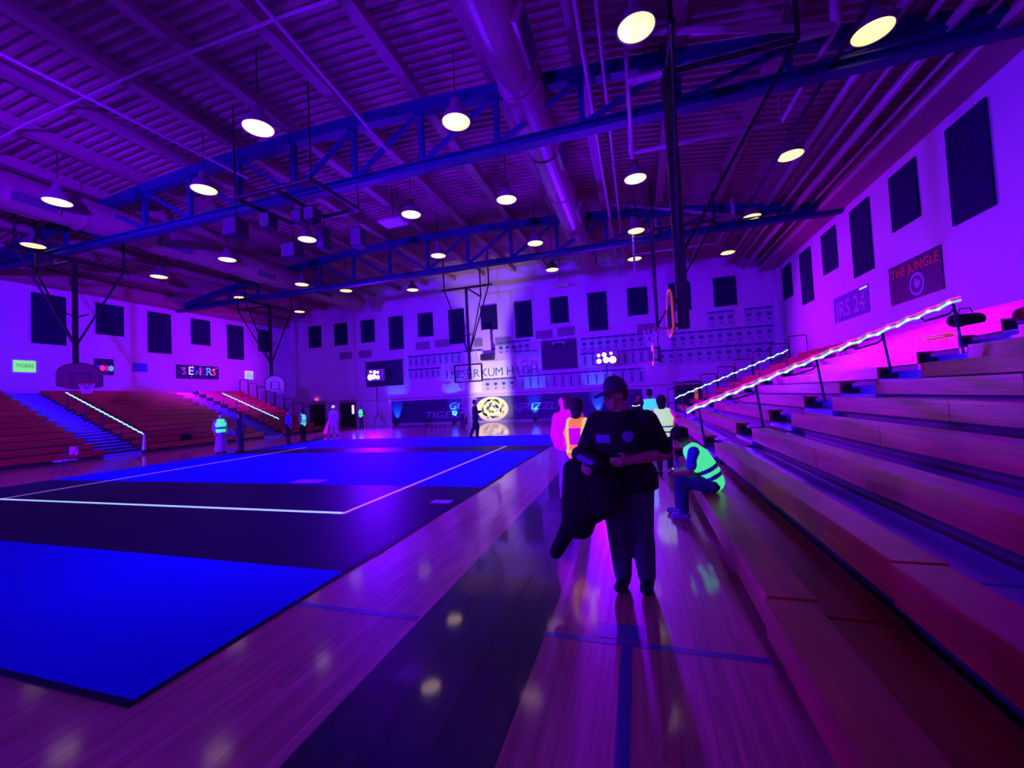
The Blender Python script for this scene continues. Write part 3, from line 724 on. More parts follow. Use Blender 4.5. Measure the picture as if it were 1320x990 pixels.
door('door_1', -23.9, -22.3, M_litpane)
door('door_2', -27.0, -25.4, None)
door('door_3', 2.3, 3.9, M_amber)
tag(MB().lathe([(0.0, 0), (0.09, 0.02), (0.12, 0.1), (0.09, 0.18), (0, 0.2)], 14, (-26.2, YF - 0.15, 2.3)).build('alarm_lamp', M_exit), 'small glowing red lamp over the dark door', 'alarm lamp')

# ------------------------------------------------------------------ posters on the side walls
def side_sheet(name, label, cat, X, y0, y1, z0, z1, m, group=None):
    s = 1 if X < 0 else -1
    t = thing(name, label, cat, (X, (y0 + y1) / 2, z0), group)
    MB().bbox((X + s * 0.003, y0, z0), (X + s * 0.02, y1, z1)).build('sheet', m, t)
    return t, s
XW = XL
t, s = side_sheet('paper_poster', 'glowing green poster with dark hand lettering', 'poster', XL, 12.33, 13.13, 4.23, 4.81, M_green_paper)
text_mesh('lettering', 'TIGERS', 0.26, M_greentext, t, (XL + 0.025, 12.40, 4.46), (0, 1, 0), (0, 0, 1), 0.002, width=0.66)
t, s = side_sheet('paper_poster', 'dark poster with coloured round letters behind the fan backboard', 'poster', XL, 15.52, 16.45, 4.2, 5.15, M_star)
for k, m in enumerate((M_cl_blue, M_cl_red, M_cl_pink, M_cl_green)):
    MB().prism([(0.13 * math.cos(a), 0.17 * math.sin(a)) for a in [2 * math.pi * q / 12 for q in range(12)]], (XL + 0.03, 15.68 + k * 0.21, 4.6), (0, 1, 0), (0, 0, 1), (-0.005, 0, 0)).build('round_letter', m, t)
t, s = side_sheet('paper_poster', 'plain blue poster between the two lettered banners', 'poster', XL, 17.4, 18.22, 4.46, 5.02, M_cl_blue)
for k in range(3): MB().bbox((XL + 0.02, 17.5, 4.56 + k * 0.15), (XL + 0.024, 18.1, 4.61 + k * 0.15)).build('pen_line', M_star, t)
t, s = side_sheet('starry_banner', 'long dark starry banner with mixed bright capitals', 'banner', XL, 19.9, 22.85, 4.12, 5.08, M_star)
for ch, yy, m, sz in (('S', 20.4, M_cl_pink, 0.72), ('E', 20.86, M_cl_white, 0.8), ('N', 21.2, M_cl_blue, 0.7), ('I', 21.5, M_cl_red, 0.8), ('O', 21.78, M_cl_blue, 0.7), ('R', 22.12, M_cl_cyan, 0.78), ('S', 22.48, M_cl_red, 0.72)):
    text_mesh('letter', ch, sz, m, t, (XL + 0.026, yy, 4.42), (0, 1, 0), (0, 0, 1), 0.003, align='CENTER')
rs = random.Random(2)
for k in range(22):
    yy, zz, r = rs.uniform(20, 22.75), rs.uniform(4.18, 5.0), rs.uniform(0.012, 0.035)
    MB().prism([(r * math.cos(a), r * math.sin(a)) for a in [2 * math.pi * q / 6 for q in range(6)]], (XL + 0.024, yy, zz), (0, 1, 0), (0, 0, 1), (-0.003, 0, 0)).build('star', M_cl_white, t)
t, s = side_sheet('paper_poster', 'small cream paper with green and red print', 'poster', XL, 25.0, 25.7, 4.25, 4.88, M_cl_white)
for k in range(4): MB().bbox((XL + 0.02, 25.08 + k * 0.15, 4.32), (XL + 0.025, 25.2 + k * 0.15, 4.68)).build('print', M_cl_green, t)
MB().bbox((XL + 0.02, 25.1, 4.72), (XL + 0.025, 25.6, 4.80)).build('print', M_cl_red, t)
t, s = side_sheet('vinyl_banner', 'black banner with red capitals over a pale round emblem', 'banner', XR, 14.70, 17.25, 4.17, 5.45, M_jungle)
text_mesh('lettering', 'THE JUNGLE', 0.42, M_redink, t, (XR - 0.026, 17.1, 5.02), (0, -1, 0), (0, 0, 1), 0.003, width=2.3)
for r0, m in ((0.36, M_lettering), (0.27, M_jungle)):
    MB().prism([(r0 * math.cos(a), r0 * math.sin(a)) for a in [2 * math.pi * q / 20 for q in range(20)]], (XR - 0.024 - (0.004 if r0 < 0.3 else 0), 15.85, 4.6), (0, 1, 0), (0, 0, 1), (0.003, 0, 0)).build('emblem_ring', m, t)
MB().prism([(-0.15, 0.05), (0.1, 0.17), (0.2, 0.02), (0.05, -0.18), (-0.1, -0.1)], (XR - 0.032, 15.8, 4.62), (0, 1, 0), (0, 0, 1), (0.003, 0, 0)).build('emblem_patch', M_lettering, t)
t, s = side_sheet('class_banner', 'violet banner with pale hand painted capitals and numbers', 'banner', XR, 18.6, 21.43, 4.24, 5.32, mat('violet_poster', (0.16, 0.10, 0.42), 0.7))
text_mesh('lettering', 'JRS 24', 0.95, M_banner, t, (XR - 0.026, 21.2, 4.42), (0, -1, 0), (0, 0, 1), 0.003, width=2.4)
MB().bbox((XR - 0.03, 18.65, 5.2), (XR - 0.02, 19.2, 5.26)).build('loose_tape', M_cl_white, t)

# ------------------------------------------------------------------ light towers and uplights
for i, (p, beams) in enumerate(TOWERS):
    p = V(p); s = 1 if p.y > 10 else -1
    nm = ['beside the scoreboard', 'before the dark wall screen', 'added unseen by the rear wall corner', 'added unseen by the rear wall middle'][i]
    t = thing('light_tower', 'blacklight cluster of six round lenses on a stand ' + nm, 'stage light', (p.x, p.y, 0))
    MB().bbox((p.x - 0.72, p.y - 0.1, p.z - 0.42), (p.x + 0.72, p.y + 0.12, p.z + 0.48)).build('lamp_bracket', M_palewear, t)
    for k, (dx, dz, r) in enumerate(((-0.45, 0.22, 0.10), (-0.1, 0.24, 0.14), (0.34, 0.3, 0.09), (-0.45, -0.16, 0.15), (0.0, -0.1, 0.19), (0.42, -0.12, 0.22))):
        dxx = dx if i == 0 else -dx * (0.8 if i == 1 else 1)
        h = MB().path([(p.x + dxx, p.y - s * 0.08, p.z + dz), (p.x + dxx, p.y - s * 0.28, p.z + dz)], [r * 0.8, r * 1.05], 16).build('lamp_head', M_black, t)
        MB().path([(p.x + dxx, p.y - s * 0.285, p.z + dz), (p.x + dxx, p.y - s * 0.30, p.z + dz)], [r, r * 0.92], 16).build('lamp_lens', M_uvlens, h)
    MB().tube((p.x, p.y, 0.9), (p.x, p.y, p.z - 0.42), 0.03, 8).build('stand_pole', M_black, t)
    for k in range(3):
        a = k * 2.094 + 0.5
        MB().tube((p.x, p.y, 1.0), (p.x + 0.7 * math.cos(a), p.y + 0.7 * math.sin(a), 0.02), 0.02, 6).build('stand_leg', M_black, t)
    for aim, wt, c, deg in beams:
        d = (V(aim) - p).normalized()
        o = spot('blacklight_beam', p - V((0, s * 0.45, 0)), aim, wt, c, deg, 1.0, 0.35)
        o.parent = t; o.matrix_parent_inverse = Matrix.Translation(-t.location)
BLUE = (0.01, 0.16, 1.0)
for x, yel in ((-18.4, 0), (-13.4, 0), (-10.45, 1), (-7.1, 0), (-2.65, 0)):
    nm = 'yellow uplight on the floor before the oval emblem' if yel else 'small blue floor uplight against the wall padding'
    uy = 23.6 if yel else 28.42
    t = thing('floor_uplight', nm, 'uplight', (x, uy, 0), None if yel else 'blue floor uplights', world=False)
    MB().lathe([(0.09, 0.0), (0.11, 0.02), (0.12, 0.2), (0.10, 0.22), (0.10, 0.19), (0.0, 0.19)], 16).build('light_can', M_black, t)
    MB().lathe([(0.0, 0.195), (0.095, 0.197), (0.0, 0.2)], 16).build('light_lens', M_yelglow if yel else M_blueglow, t)
    aim = (x, YF, 1.5 if not yel else 4.4)
    o = spot('uplight_beam', (x, uy, 0.26), aim, 1700 if yel else 1500, (1.0, 0.86, 0.42) if yel else BLUE, 92 if yel else 56, 0.5 if yel else 0.9, 0.03)
    if yel:
        MB().bbox((-0.15, -0.15, 0.0), (0.15, -0.13, 0.86)).build('added_back_plate', M_black, t)  # plate added to keep the lit flaps out of view
        for sg in (-1, 1): MB().prism([(0.0, 0.0), (0.32, 0.0), (0.36, 0.62), (0.0, 0.30)], (sg * 0.10, 0.02, 0.16), (0, 1, 0), (0, 0, 1), (sg * 0.01, 0, 0)).build('added_barn_door', M_black, t)  # flaps added to narrow the yellow beam to a tall swath
    o.parent = t; o.matrix_parent_inverse = Matrix.Translation(-t.location)

# ------------------------------------------------------------------ people
def ring_blob(mb, p0, r0, p1, r1, wide=1.0, wdir=(1, 0, 0), n=14, e0=1.0, e1=1.0):
    """tapered capsule with rounded ends; cross-section widened along wdir"""
    p0 = V(p0); p1 = V(p1); d = p1 - p0; L = d.length
    d = d / L if L > 1e-6 else V((0, 0, 1))
    wv = V(wdir); wv = wv - d * wv.dot(d)
    wv = wv.normalized() if wv.length > 1e-4 else d.orthogonal().normalized()
    uv = d.cross(wv)
    st = []
    for a in (0.0, 0.35, 0.7, 1.05, 1.35): st.append((p0 - d * r0 * e0 * math.cos(a), max(r0 * math.sin(a), 1e-3)))
    st.append((p0, r0)); st.append((p0.lerp(p1, 0.5), (r0 + r1) / 2)); st.append((p1, r1))
    for a in (1.35, 1.05, 0.7, 0.35, 0.0): st.append((p1 + d * r1 * e1 * math.cos(a), max(r1 * math.sin(a), 1e-3)))
    b = len(mb.v)
    for c, r in st:
        for k in range(n):
            t = 2 * math.pi * k / n
            mb.v.append(tuple(c + wv * math.cos(t) * r * wide + uv * math.sin(t) * r))
    m = len(st)
    for i in range(m - 1):
        for k in range(n):
            k2 = (k + 1) % n
            mb.f.append((b + i * n + k, b + i * n + k2, b + (i + 1) * n + k2, b + (i + 1) * n + k))
    mb.f.append(tuple(b + k for k in reversed(range(n)))); mb.f.append(tuple(b + (m - 1) * n + k for k in range(n)))
def fuse(name, blobs, voxel, m, parent, smooth=3, cut=None):
    """one continuous surface grown over all blobs"""
    mb = MB()
    for bl in blobs: ring_blob(mb, *bl[:4], **(bl[4] if len(bl) > 4 else {}))
    me = mb.mesh('tmp', m); tmp = bpy.data.objects.new('tmp', me); col.objects.link(tmp)
    md = tmp.modifiers.new('r', 'REMESH'); md.mode = 'VOXEL'; md.voxel_size = voxel
    if smooth:
        ms = tmp.modifiers.new('s', 'SMOOTH'); ms.iterations = smooth; ms.factor = 0.5
    dg = bpy.context.evaluated_depsgraph_get()
    out = bpy.data.meshes.new_from_object(tmp.evaluated_get(dg)); out.name = name
    bpy.data.objects.remove(tmp)
    if cut:
        bm = bmesh.new(); bm.from_mesh(out)
        kill = [f for f in bm.faces if cut(f.calc_center_median())]
        bmesh.ops.delete(bm, geom=kill, context='FACES'); bm.to_mesh(out); bm.free()
    out.materials.clear(); out.materials.append(m)
    for p in out.polygons: p.use_smooth = True; p.material_index = 0
    return link(name, out, parent)
def patch(name, src, test, off, m, parent):
    """strip of material lying on a garment: faces of src that pass test, lifted by off"""
    bm = bmesh.new(); bm.from_mesh(src.data); bm.normal_update()
    kill = [f for f in bm.faces if not test(f.calc_center_median(), f.normal)]
    bmesh.ops.delete(bm, geom=kill, context='FACES')
    for v in bm.verts: v.co += v.normal * off
    me = bpy.data.meshes.new(name); bm.to_mesh(me); bm.free(); me.materials.clear(); me.materials.append(m)
    for p in me.polygons: p.use_smooth = True; p.material_index = 0
    return link(name, me, parent)
STAND = dict(pel=(0, 0, .96), wai=(0, -.005, 1.10), che=(0, -.005, 1.28), nek=(0, .01, 1.46), hed=(0, -.02, 1.625),
             shL=(.18, 0, 1.40), elL=(.235, .03, 1.12), wrL=(.235, -.06, .88), shR=(-.18, 0, 1.40), elR=(-.235, .03, 1.12), wrR=(-.235, -.06, .88),
             hiL=(.095, 0, .92), knL=(.105, -.01, .50), anL=(.11, .03, .09), hiR=(-.095, 0, .92), knR=(-.105, -.01, .50), anR=(-.11, .03, .09))
def mir(pose): return pose
class Person:
    def __init__(s, label, loc, yaw, height=1.75, pose=None, girth=1.0, skin=M_skin, voxel=0.02, head=(0, 0), group=None, toe=None, lift=0.0, fingers=True):
        s.k = height / 1.75; s.g = girth; s.vx = voxel
        J = dict(STAND); J.update(pose or {}); s.J = {a: V(b) * s.k for a, b in J.items()}
        s.t = bpy.data.objects.new('person', None); col.objects.link(s.t)
        s.t.location = loc; s.t.rotation_euler = (0, 0, yaw); tag(s.t, label, 'person', group)
        s.H = Matrix.Rotation(head[0], 3, 'Z') @ Matrix.Rotation(head[1], 3, 'X')
        s.toe = toe or {'L': V((.04, -1, 0)), 'R': V((-.04, -1, 0))}
        bl = s.torso(0) + s.legs(0, 1.0) + s.arms(0, 1.0)
        for f in 'LR': bl += s.foot(f, 0) + s.hand(f, fingers)
        bl += s.headblobs()
        s.body = fuse('body', bl, voxel, skin, s.t, 2)
        if voxel < 0.016: s.face()
    def hp(s, x, y, z): return s.J['hed'] + s.H @ (V((x, y, z)) * s.k)
    def headblobs(s):
        k = s.k; X = s.H @ V((1, 0, 0)); h = s.hp
        b = [(h(0, .015, .045), .088 * k, h(0, .0, .02), .088 * k, dict(wide=.87, wdir=X)),
             (h(0, -.03, .0), .066 * k, h(0, -.045, -.065), .045 * k, dict(wide=1.0, wdir=X)),
             (h(0, -.088, .015), .011 * k, h(0, -.105, -.018), .016 * k),
             (h(0, .02, -.06), .055 * k * min(s.g, 1.2), s.J['nek'], .062 * k * min(s.g, 1.25)),
             (s.J['nek'], .06 * k, s.J['che'].lerp(s.J['nek'], .6), .08 * k)]
        for sg in (-1, 1): b.append((h(sg * .079, .005, .02), .016 * k, h(sg * .080, .01, -.015), .011 * k))
        b.append((h(-.035, -.078, .038), .012 * k, h(.035, -.078, .038), .012 * k))
        b.append((h(-.018, -.086, -.048), .009 * k, h(.018, -.086, -.048), .009 * k))
        return b
    def face(s):
        k = s.k
        for sg in (-1, 1):
            mb = MB(); ring_blob(mb, s.hp(sg * .031, -.081, .016), .008 * k, s.hp(sg * .036, -.080, .016), .008 * k, n=8); mb.build('eye', M_hair, s.t, True)
        mb = MB(); ring_blob(mb, s.hp(-.02, -.094, -.05), .0035 * k, s.hp(.02, -.094, -.05), .0035 * k, n=6); mb.build('mouth', M_hairb, s.t, True)
    def torso(s, i, low=0.0):
        J, k, g = s.J, s.k, s.g; X = (J['shL'] - J['shR']).normalized(); XH = (J['hiL'] - J['hiR']).normalized()
        return [(J['pel'], .105 * k * g + i, J['wai'], .10 * k * g + i, dict(wide=1.36, wdir=XH)),
                (J['wai'], .10 * k * g + i, J['che'], .115 * k * (1 + (g - 1) * .8) + i, dict(wide=1.38, wdir=X)),
                (J['che'], .115 * k * (1 + (g - 1) * .7) + i, J['che'].lerp(J['nek'], .55), .085 * k * (1 + (g - 1) * .6) + i, dict(wide=1.55, wdir=X)),
                (J['shL'], .060 * k * (1 + (g - 1) * .45) + i, J['shR'], .060 * k * (1 + (g - 1) * .45) + i)]
    def arms(s, i, frac, sides='LR'):
        J, k, g = s.J, s.k, 1 + (s.g - 1) * .6; out = []
        for f in sides:
            a, b, c = J['sh' + f], J['el' + f], J['wr' + f]
            u = min(frac * 2, 1.0)
            out.append((a, .056 * k * g + i, a.lerp(b, u), (.056 + (.043 - .056) * u) * k * g + i))
            if frac > .5:
                w_ = (frac - .5) * 2; out.append((b, .043 * k * g + i, b.lerp(c, w_), (.043 + (.029 - .043) * w_) * k * g + i))
        return out
    def legs(s, i, frac):
        J, k, g = s.J, s.k, 1 + (s.g - 1) * .7; out = []
        for f in 'LR':
            a, b, c = J['hi' + f], J['kn' + f], J['an' + f]; u = min(frac * 2, 1)
            out.append((a, .092 * k * g + i, a.lerp(b, u), (.092 + (.06 - .092) * u) * k * g + i))
            if frac > .5:
                w_ = (frac - .5) * 2
                m_ = b.lerp(c, .3 * w_) + V((0, .012 * k, 0)); out.append((b, .06 * k * g + i, m_, .058 * k * g + i))
                out.append((m_, .058 * k * g + i, b.lerp(c, w_), (.058 - .02 * w_) * k * g + i))
        return out
    def foot(s, f, i):
        k = s.k; a = s.J['an' + f]; d = s.toe[f].normalized(); a0 = V((a.x, a.y, max(a.z - .045 * k, .052 * k)))
        return [(a + V((0, 0, .01)), .04 * k + i, a0 - d * .035 * k, .038 * k + i), (a0 - d * .03 * k, .038 * k + i, a0 + d * .13 * k - V((0, 0, .01 * k)), .033 * k + i, dict(wide=1.25, wdir=V((d.y, -d.x, 0))))]
    def hand(s, f, fingers):
        J, k = s.J, s.k; w_, e = J['wr' + f], J['el' + f]; d = (w_ - e).normalized()
        hint = V((1, 0, 0)) if f == 'L' else V((-1, 0, 0))
        n = hint - d * hint.dot(d); n = n.normalized() if n.length > .05 else d.orthogonal().normalized()   # back of the hand
        sd = d.cross(n).normalized()
        if sd.y > 0 or (abs(sd.y) < .3 and sd.z < 0): sd = -sd                                              # thumb side
        pc = w_ + d * .075 * k
        out = [(w_ + d * .015 * k, .027 * k, pc, .030 * k, dict(wide=1.3, wdir=sd))]
        if not fingers: out.append((pc, .028 * k, pc + d * .07 * k - n * .02 * k, .018 * k, dict(wide=1.5, wdir=sd))); return out
        for q, L in enumerate((.070, .080, .074, .056)):
            r = pc + sd * (.030 - .020 * q) * k + d * .012 * k
            m1 = r + (d * .8 - n * .35).normalized() * L * .55 * k; m2 = m1 + (d * .45 - n * .8).normalized() * L * .5 * k
            out.append((r, .0105 * k, m1, .0095 * k)); out.append((m1, .0095 * k, m2, .008 * k))
        b = w_ + d * .035 * k + sd * .03 * k; m1 = b + (sd * .75 + d * .6 - n * .2).normalized() * .038 * k
        out.append((b, .013 * k, m1, .011 * k)); out.append((m1, .011 * k, m1 + (d * .9 + sd * .15 - n * .4).normalized() * .032 * k, .009 * k))
        return out
    # garments
    def shirt(s, m, sleeve=.28, i=.018, name='shirt', hem=0.0):
        bl = s.torso(i) + s.arms(i + .006, sleeve)
        if hem: bl.append((s.J['pel'], .125 * s.k * s.g + i, s.J['pel'] - V((0, 0, hem)), .125 * s.k * s.g + i, dict(wide=1.36, e1=.2)))
        return fuse(name, bl, s.vx, m, s.t, 3)
    def vest(s, m, bands=((.28, .40), (.62, .74)), bm=M_vband, i=.034, name='safety_vest'):
        """sleeveless vest; bands are fractions up the trunk from hip to shoulder"""
        J = s.J
        bl = [b for b in s.torso(i)][:3]; k = s.k
        for f in 'LR': bl.append((J['che'].lerp(J['sh' + f], .5), .075 * k + i * .5, J['sh' + f].lerp(J['nek'], .35), .05 * k + i * .6))
        o = fuse(name, bl, s.vx, m, s.t, 3); ax = (J['che'] - J['pel']); L = ax.length; ax.normalize(); P = J['pel'].copy()
        for a, b in bands:
            patch('reflective_band', o, lambda c, n, a=a, b=b: a < (c - P).dot(ax) / L < b, .004, bm, o)
        return o
    def trousers(s, m, i=.016, frac=.95, name='trousers'):
        J, k, g = s.J, s.k, s.g; XH = (J['hiL'] - J['hiR']).normalized()
        bl = s.legs(i, frac) + [(J['pel'] - V((0, 0, .02)), .108 * k * g + i * .7, J['pel'].lerp(J['wai'], .5), .10 * k * g + i * .7, dict(wide=1.36, wdir=XH))]
        return fuse(name, bl, s.vx, m, s.t, 3)
    def skirt(s, m, zlow, flare=.2, name='long_skirt'):
        J, k = s.J, s.k
        return fuse(name, [(J['wai'], .115 * k, J['pel'], .135 * k, dict(wide=1.3)), (J['pel'], .135 * k, V((J['pel'].x, J['pel'].y, zlow)), flare * k, dict(wide=1.2, e1=.05))], s.vx, m, s.t, 2)
    def shoes(s, m):
        for f in 'LR':
            bl = s.foot(f, .010); d = s.toe[f].normalized(); a = s.J['an' + f]
            fuse('shoe', bl[1:], min(s.vx, .012), m, s.t, 2)
    def hair(s, m, back=0.0, length=0.0, bun=False, puff=0.0):
        k = s.k; X = s.H @ V((1, 0, 0)); h = s.hp
        bl = [(h(0, .03, .065), (.094 + puff) * k, h(0, .035, .02), (.090 + puff) * k, dict(wide=.95, wdir=X))]
        if back: bl.append((h(0, .06, .02), .07 * k, h(0, .08, -back), .05 * k, dict(wide=1.5, wdir=X)))
        if bun: bl.append((h(0, .11, .07), .045 * k, h(0, .13, .03), .04 * k))
        if length: bl.append((h(0, .10, -.02), .035 * k, h(0, .12, -length), .018 * k))
        return fuse('hair', bl, s.vx, m, s.t, 2)
    def cap(s, m):
        k = s.k; X = s.H @ V((1, 0, 0)); h = s.hp
        c = fuse('cap', [(h(0, .012, .085), .098 * k, h(0, .015, .062), .103 * k, dict(wide=.93, wdir=X, e1=.25))], s.vx, m, s.t, 2)
        bl = MB()
        A = [(-1.25 + 2.5 * q / 10) for q in range(11)]
        inner = [h(.092 * math.sin(a), .01 - .092 * math.cos(a), .055) for a in A]
        outer = [h(.092 * math.sin(a), -.03 - .165 * math.cos(a), .030 + .018 * abs(math.sin(a))) for a in A]
        th = s.H @ V((0, 0, .008))
        n = len(A); vs = inner + outer + [p + th for p in inner] + [p + th for p in outer]; fs = []
        for q in range(n - 1):
            fs += [(q, q + 1, n + q + 1, n + q), (2 * n + q, 3 * n + q, 3 * n + q + 1, 2 * n + q + 1), (n + q, n + q + 1, 3 * n + q + 1, 3 * n + q)]
        bl.add(vs, fs).build('cap_brim', m, c, True)
        return c
def on_shirt(o, name, c, r, m, off=.004, rect=False):
    c = V(c)
    if rect: f = lambda p, n: abs(p.x - c.x) < r[0] and abs(p.z - c.z) < r[1] and n.y < -.1
    else: f = lambda p, n: ((p.x - c.x) / r[0]) ** 2 + ((p.z - c.z) / r[1]) ** 2 < 1 and n.y < -.1
    return patch(name, o, f, off, m, o)

# --- the man in black with a jacket over his arm
man = Person('large man in black tee and cap holding a black jacket', (-0.15, 3.72, 0), -0.12, 1.80, girth=1.40, voxel=.0085, head=(-.85, .2),
             pose=dict(pel=(0, 0, .94), wai=(0, -.03, 1.10), che=(0, -.02, 1.27), hed=(-.03, -.055, 1.60), nek=(-.005, -.01, 1.455),
                       shL=(.20, .0, 1.385), elL=(.325, .02, 1.115), wrL=(.08, -.245, 1.10), shR=(-.20, .0, 1.385), elR=(-.33, -.02, 1.12), wrR=(-.27, -.27, 1.06),
                       hiL=(.10, 0, .90), knL=(.11, -.01, .48), anL=(.13, .03, .085), hiR=(-.09, 0, .90), knR=(-.07, -.02, .48), anR=(-.06, .0, .085)))
sh = man.shirt(M_tee, sleeve=.40, i=.026, hem=.10)
on_shirt(sh, 'chest_print', (-.135, 0, 1.295), (.062, .032), M_print, rect=True)
on_shirt(sh, 'chest_print', (.075, 0, 1.315), (.042, .045), M_print)
man.trousers(M_jean, i=.024, frac=.97); man.shoes(M_shoe); man.cap(M_cap); man.hair(M_hairb)
# jacket hangs over the forearm: folded top, body and one trailing sleeve
jk = thing('jacket', 'black jacket draped over the arm of the man in black', 'jacket', (-0.45, 3.45, 0.5), world=False)
jl = V((-0.15, 3.72, 0)) - V((-0.45, 3.45, 0.5))
Rm = Matrix.Rotation(-.12, 3, 'Z')
def jp(x, y, z): return jl + Rm @ V((x, y, z))
fuse('jacket_body', [(jp(-.37, -.08, 1.15), .075, jp(-.16, -.34, 1.10), .085), (jp(-.30, -.24, 1.05), .11, jp(-.30, -.25, .72), .13, dict(wide=1.6)),
                     (jp(-.16, -.30, 1.04), .09, jp(-.10, -.29, .78), .10, dict(wide=1.5)), (jp(-.34, -.25, .72), .12, jp(-.38, -.24, .56), .10, dict(wide=1.4))], .012, M_tee, jk, 4)
fuse('jacket_sleeve', [(jp(-.40, -.25, .66), .085, jp(-.50, -.26, .46), .068), (jp(-.50, -.26, .46), .068, jp(-.57, -.27, .34), .058)], .012, M_tee, jk, 3)
fuse('jacket_collar', [(jp(-.30, -.33, 1.16), .030, jp(-.18, -.40, 1.13), .026)], .010, M_print, jk, 2)

# --- pair behind him: pink hoodie and orange vest
pa = Person('person in glowing pink hoodie holding a white crescent to the head', (-1.08, 6.35, 0), 2.6, 1.66, voxel=.015, head=(.4, 0),
            pose=dict(elR=(-.27, -.06, 1.24), wrR=(-.14, -.12, 1.50)))
pa.shirt(M_pinkwear, sleeve=.9, i=.035, name='hoodie', hem=.05); pa.trousers(M_palewear, i=.03); pa.shoes(M_shoe)
pa.hair(M_hairb, back=.06, puff=.004)
fuse('hood', [(pa.hp(-.05, .07, -.13), .055, pa.hp(.05, .07, -.13), .055), (pa.hp(.02, .085, -.10), .05, pa.hp(.045, .075, .06), .055)], .015, M_pinkwear, pa.t, 3)
ear = MB().path([V((-.13, -.10, 1.60)) + V((.012 * math.sin(a), -.03 * math.sin(a), .06 * math.cos(a))) for a in [math.pi * q / 8 for q in range(9)]], [.004, .008, .011, .012, .012, .012, .011, .008, .004], 8)
cr = thing('glow_crescent', 'small white glowing crescent beside the pink hooded head', 'glow toy', (-0.93, 6.36, 1.56), world=False)
MB().path([V((.028 + .03 * math.sin(a), 0, .062 * math.cos(a))) for a in [math.pi * q / 8 for q in range(9)]], [.004, .008, .011, .012, .012, .012, .011, .008, .004], 8).build('crescent', M_glow, cr, True)
MB().path([(.028, 0, -.065), (.0, .02, -.07), (-.05, .06, -.06)], .006, 6).build('crescent_stem', M_glow, cr)
pb = Person('dark haired person in orange safety vest over a pink shirt', (-0.80, 5.62, 0), 2.85, 1.60, voxel=.015, pose=dict(elL=(.25, -.05, 1.12), wrL=(.18, -.2, 1.0)))
pb.shirt(M_pinkwear, sleeve=.5, i=.02); v = pb.vest(M_vest_o, bands=((.08, .22),), bm=M_vband_y, i=.042)
patch('pink_back_panel', v, lambda c, n: n.y > .35 and abs(c.x) < .085 and 1.02 < c.z < 1.24, .003, M_pinkwear, v)
for sg in (-1, 1): patch('yellow_strap', v, lambda c, n, sg=sg: .095 < sg * c.x < .14 and n.y > .1 and c.z > .92, .004, M_vband_y, v)
pb.trousers(M_palewear, i=.022); pb.shoes(M_shoe); pb.hair(M_hair, back=.10, puff=.014)

# --- people by the bleachers
pc = Person('person seen from behind in pale yellow safety vest and black leggings', (0.44, 8.75, 0), 3.05, 1.55, voxel=.015, skin=M_skin_d,
            pose=dict(elL=(.27, -.05, 1.12), wrL=(.2, -.22, 1.02), elR=(-.27, -.05, 1.12), wrR=(-.2, -.22, 1.02)))
pc.shirt(M_pinkwear, sleeve=.35, i=.014); pc.vest(M_vest_y, bands=((-.02, .10), (.34, .46)), i=.05); pc.trousers(M_blackwear, i=.012); pc.shoes(M_shoe); pc.hair(M_hair, back=.12, puff=.03)
pd = Person('person with short dark hair in mint green safety vest seen from behind', (0.30, 11.9, 0), 3.2, 1.72, voxel=.018, skin=M_skin_d)
pd.shirt(M_blackwear, sleeve=.3, i=.014); pd.vest(M_vest_c, bands=((.05, .16), (.38, .5)), i=.045); pd.trousers(M_blackwear, i=.015); pd.shoes(M_shoe); pd.hair(M_hair)
pe = Person('dark clothed person with white trim beyond the mint vest', (-0.05, 13.6, 0), 1.2, 1.62, voxel=.02, skin=M_skin_d)
pe.shirt(M_blackwear, sleeve=.9, i=.018); pe.trousers(M_blackwear, i=.015); pe.shoes(M_shoe); pe.hair(M_hair, back=.08)
patch('white_trim', pe.body, lambda c, n: 1.33 * pe.k < c.z < 1.36 * pe.k, .03, M_glow, pe.t)

# seated person on the front bench, bent over a phone; faces -X
ps = Person('person in green safety vest sitting bent over a phone on the front bench', (0.86, 5.85, 0), -math.pi / 2 - .12, 1.70, voxel=.011, skin=M_skin_d, head=(0, .75),
            pose=dict(pel=(0, .0, .50), wai=(0, -.04, .63), che=(0, -.16, .80), nek=(0, -.27, .95), hed=(0, -.37, 1.06),
                      shL=(.17, -.21, .90), elL=(.22, -.27, .64), wrL=(.07, -.46, .60), shR=(-.17, -.21, .90), elR=(-.22, -.27, .64), wrR=(-.07, -.46, .60),
                      hiL=(.10, -.02, .475), knL=(.14, -.40, .50), anL=(.13, -.37, .085), hiR=(-.10, -.02, .475), knR=(-.14, -.42, .50), anR=(-.13, -.44, .085)))
ps.shirt(M_bluewear, sleeve=.34, i=.014); ps.vest(M_vest_g, bands=((.10, .26), (.42, .58)), i=.040); ps.trousers(M_jean_b, i=.022, frac=.96); ps.shoes(M_shoe_b); ps.hair(M_hair, bun=True, puff=.014)
ph = thing('phone', 'small phone with a warm lit screen in the seated hands', 'phone', (0.36, 5.92, .60), world=False)
MB().box((0, 0, 0), (.012, .15, .075), Matrix.Rotation(.9, 3, 'Y')).build('phone_case', M_black, ph)
MB().box((.007, 0, .006), (.003, .14, .068), Matrix.Rotation(.9, 3, 'Y')).build('phone_screen', M_phone, ph)

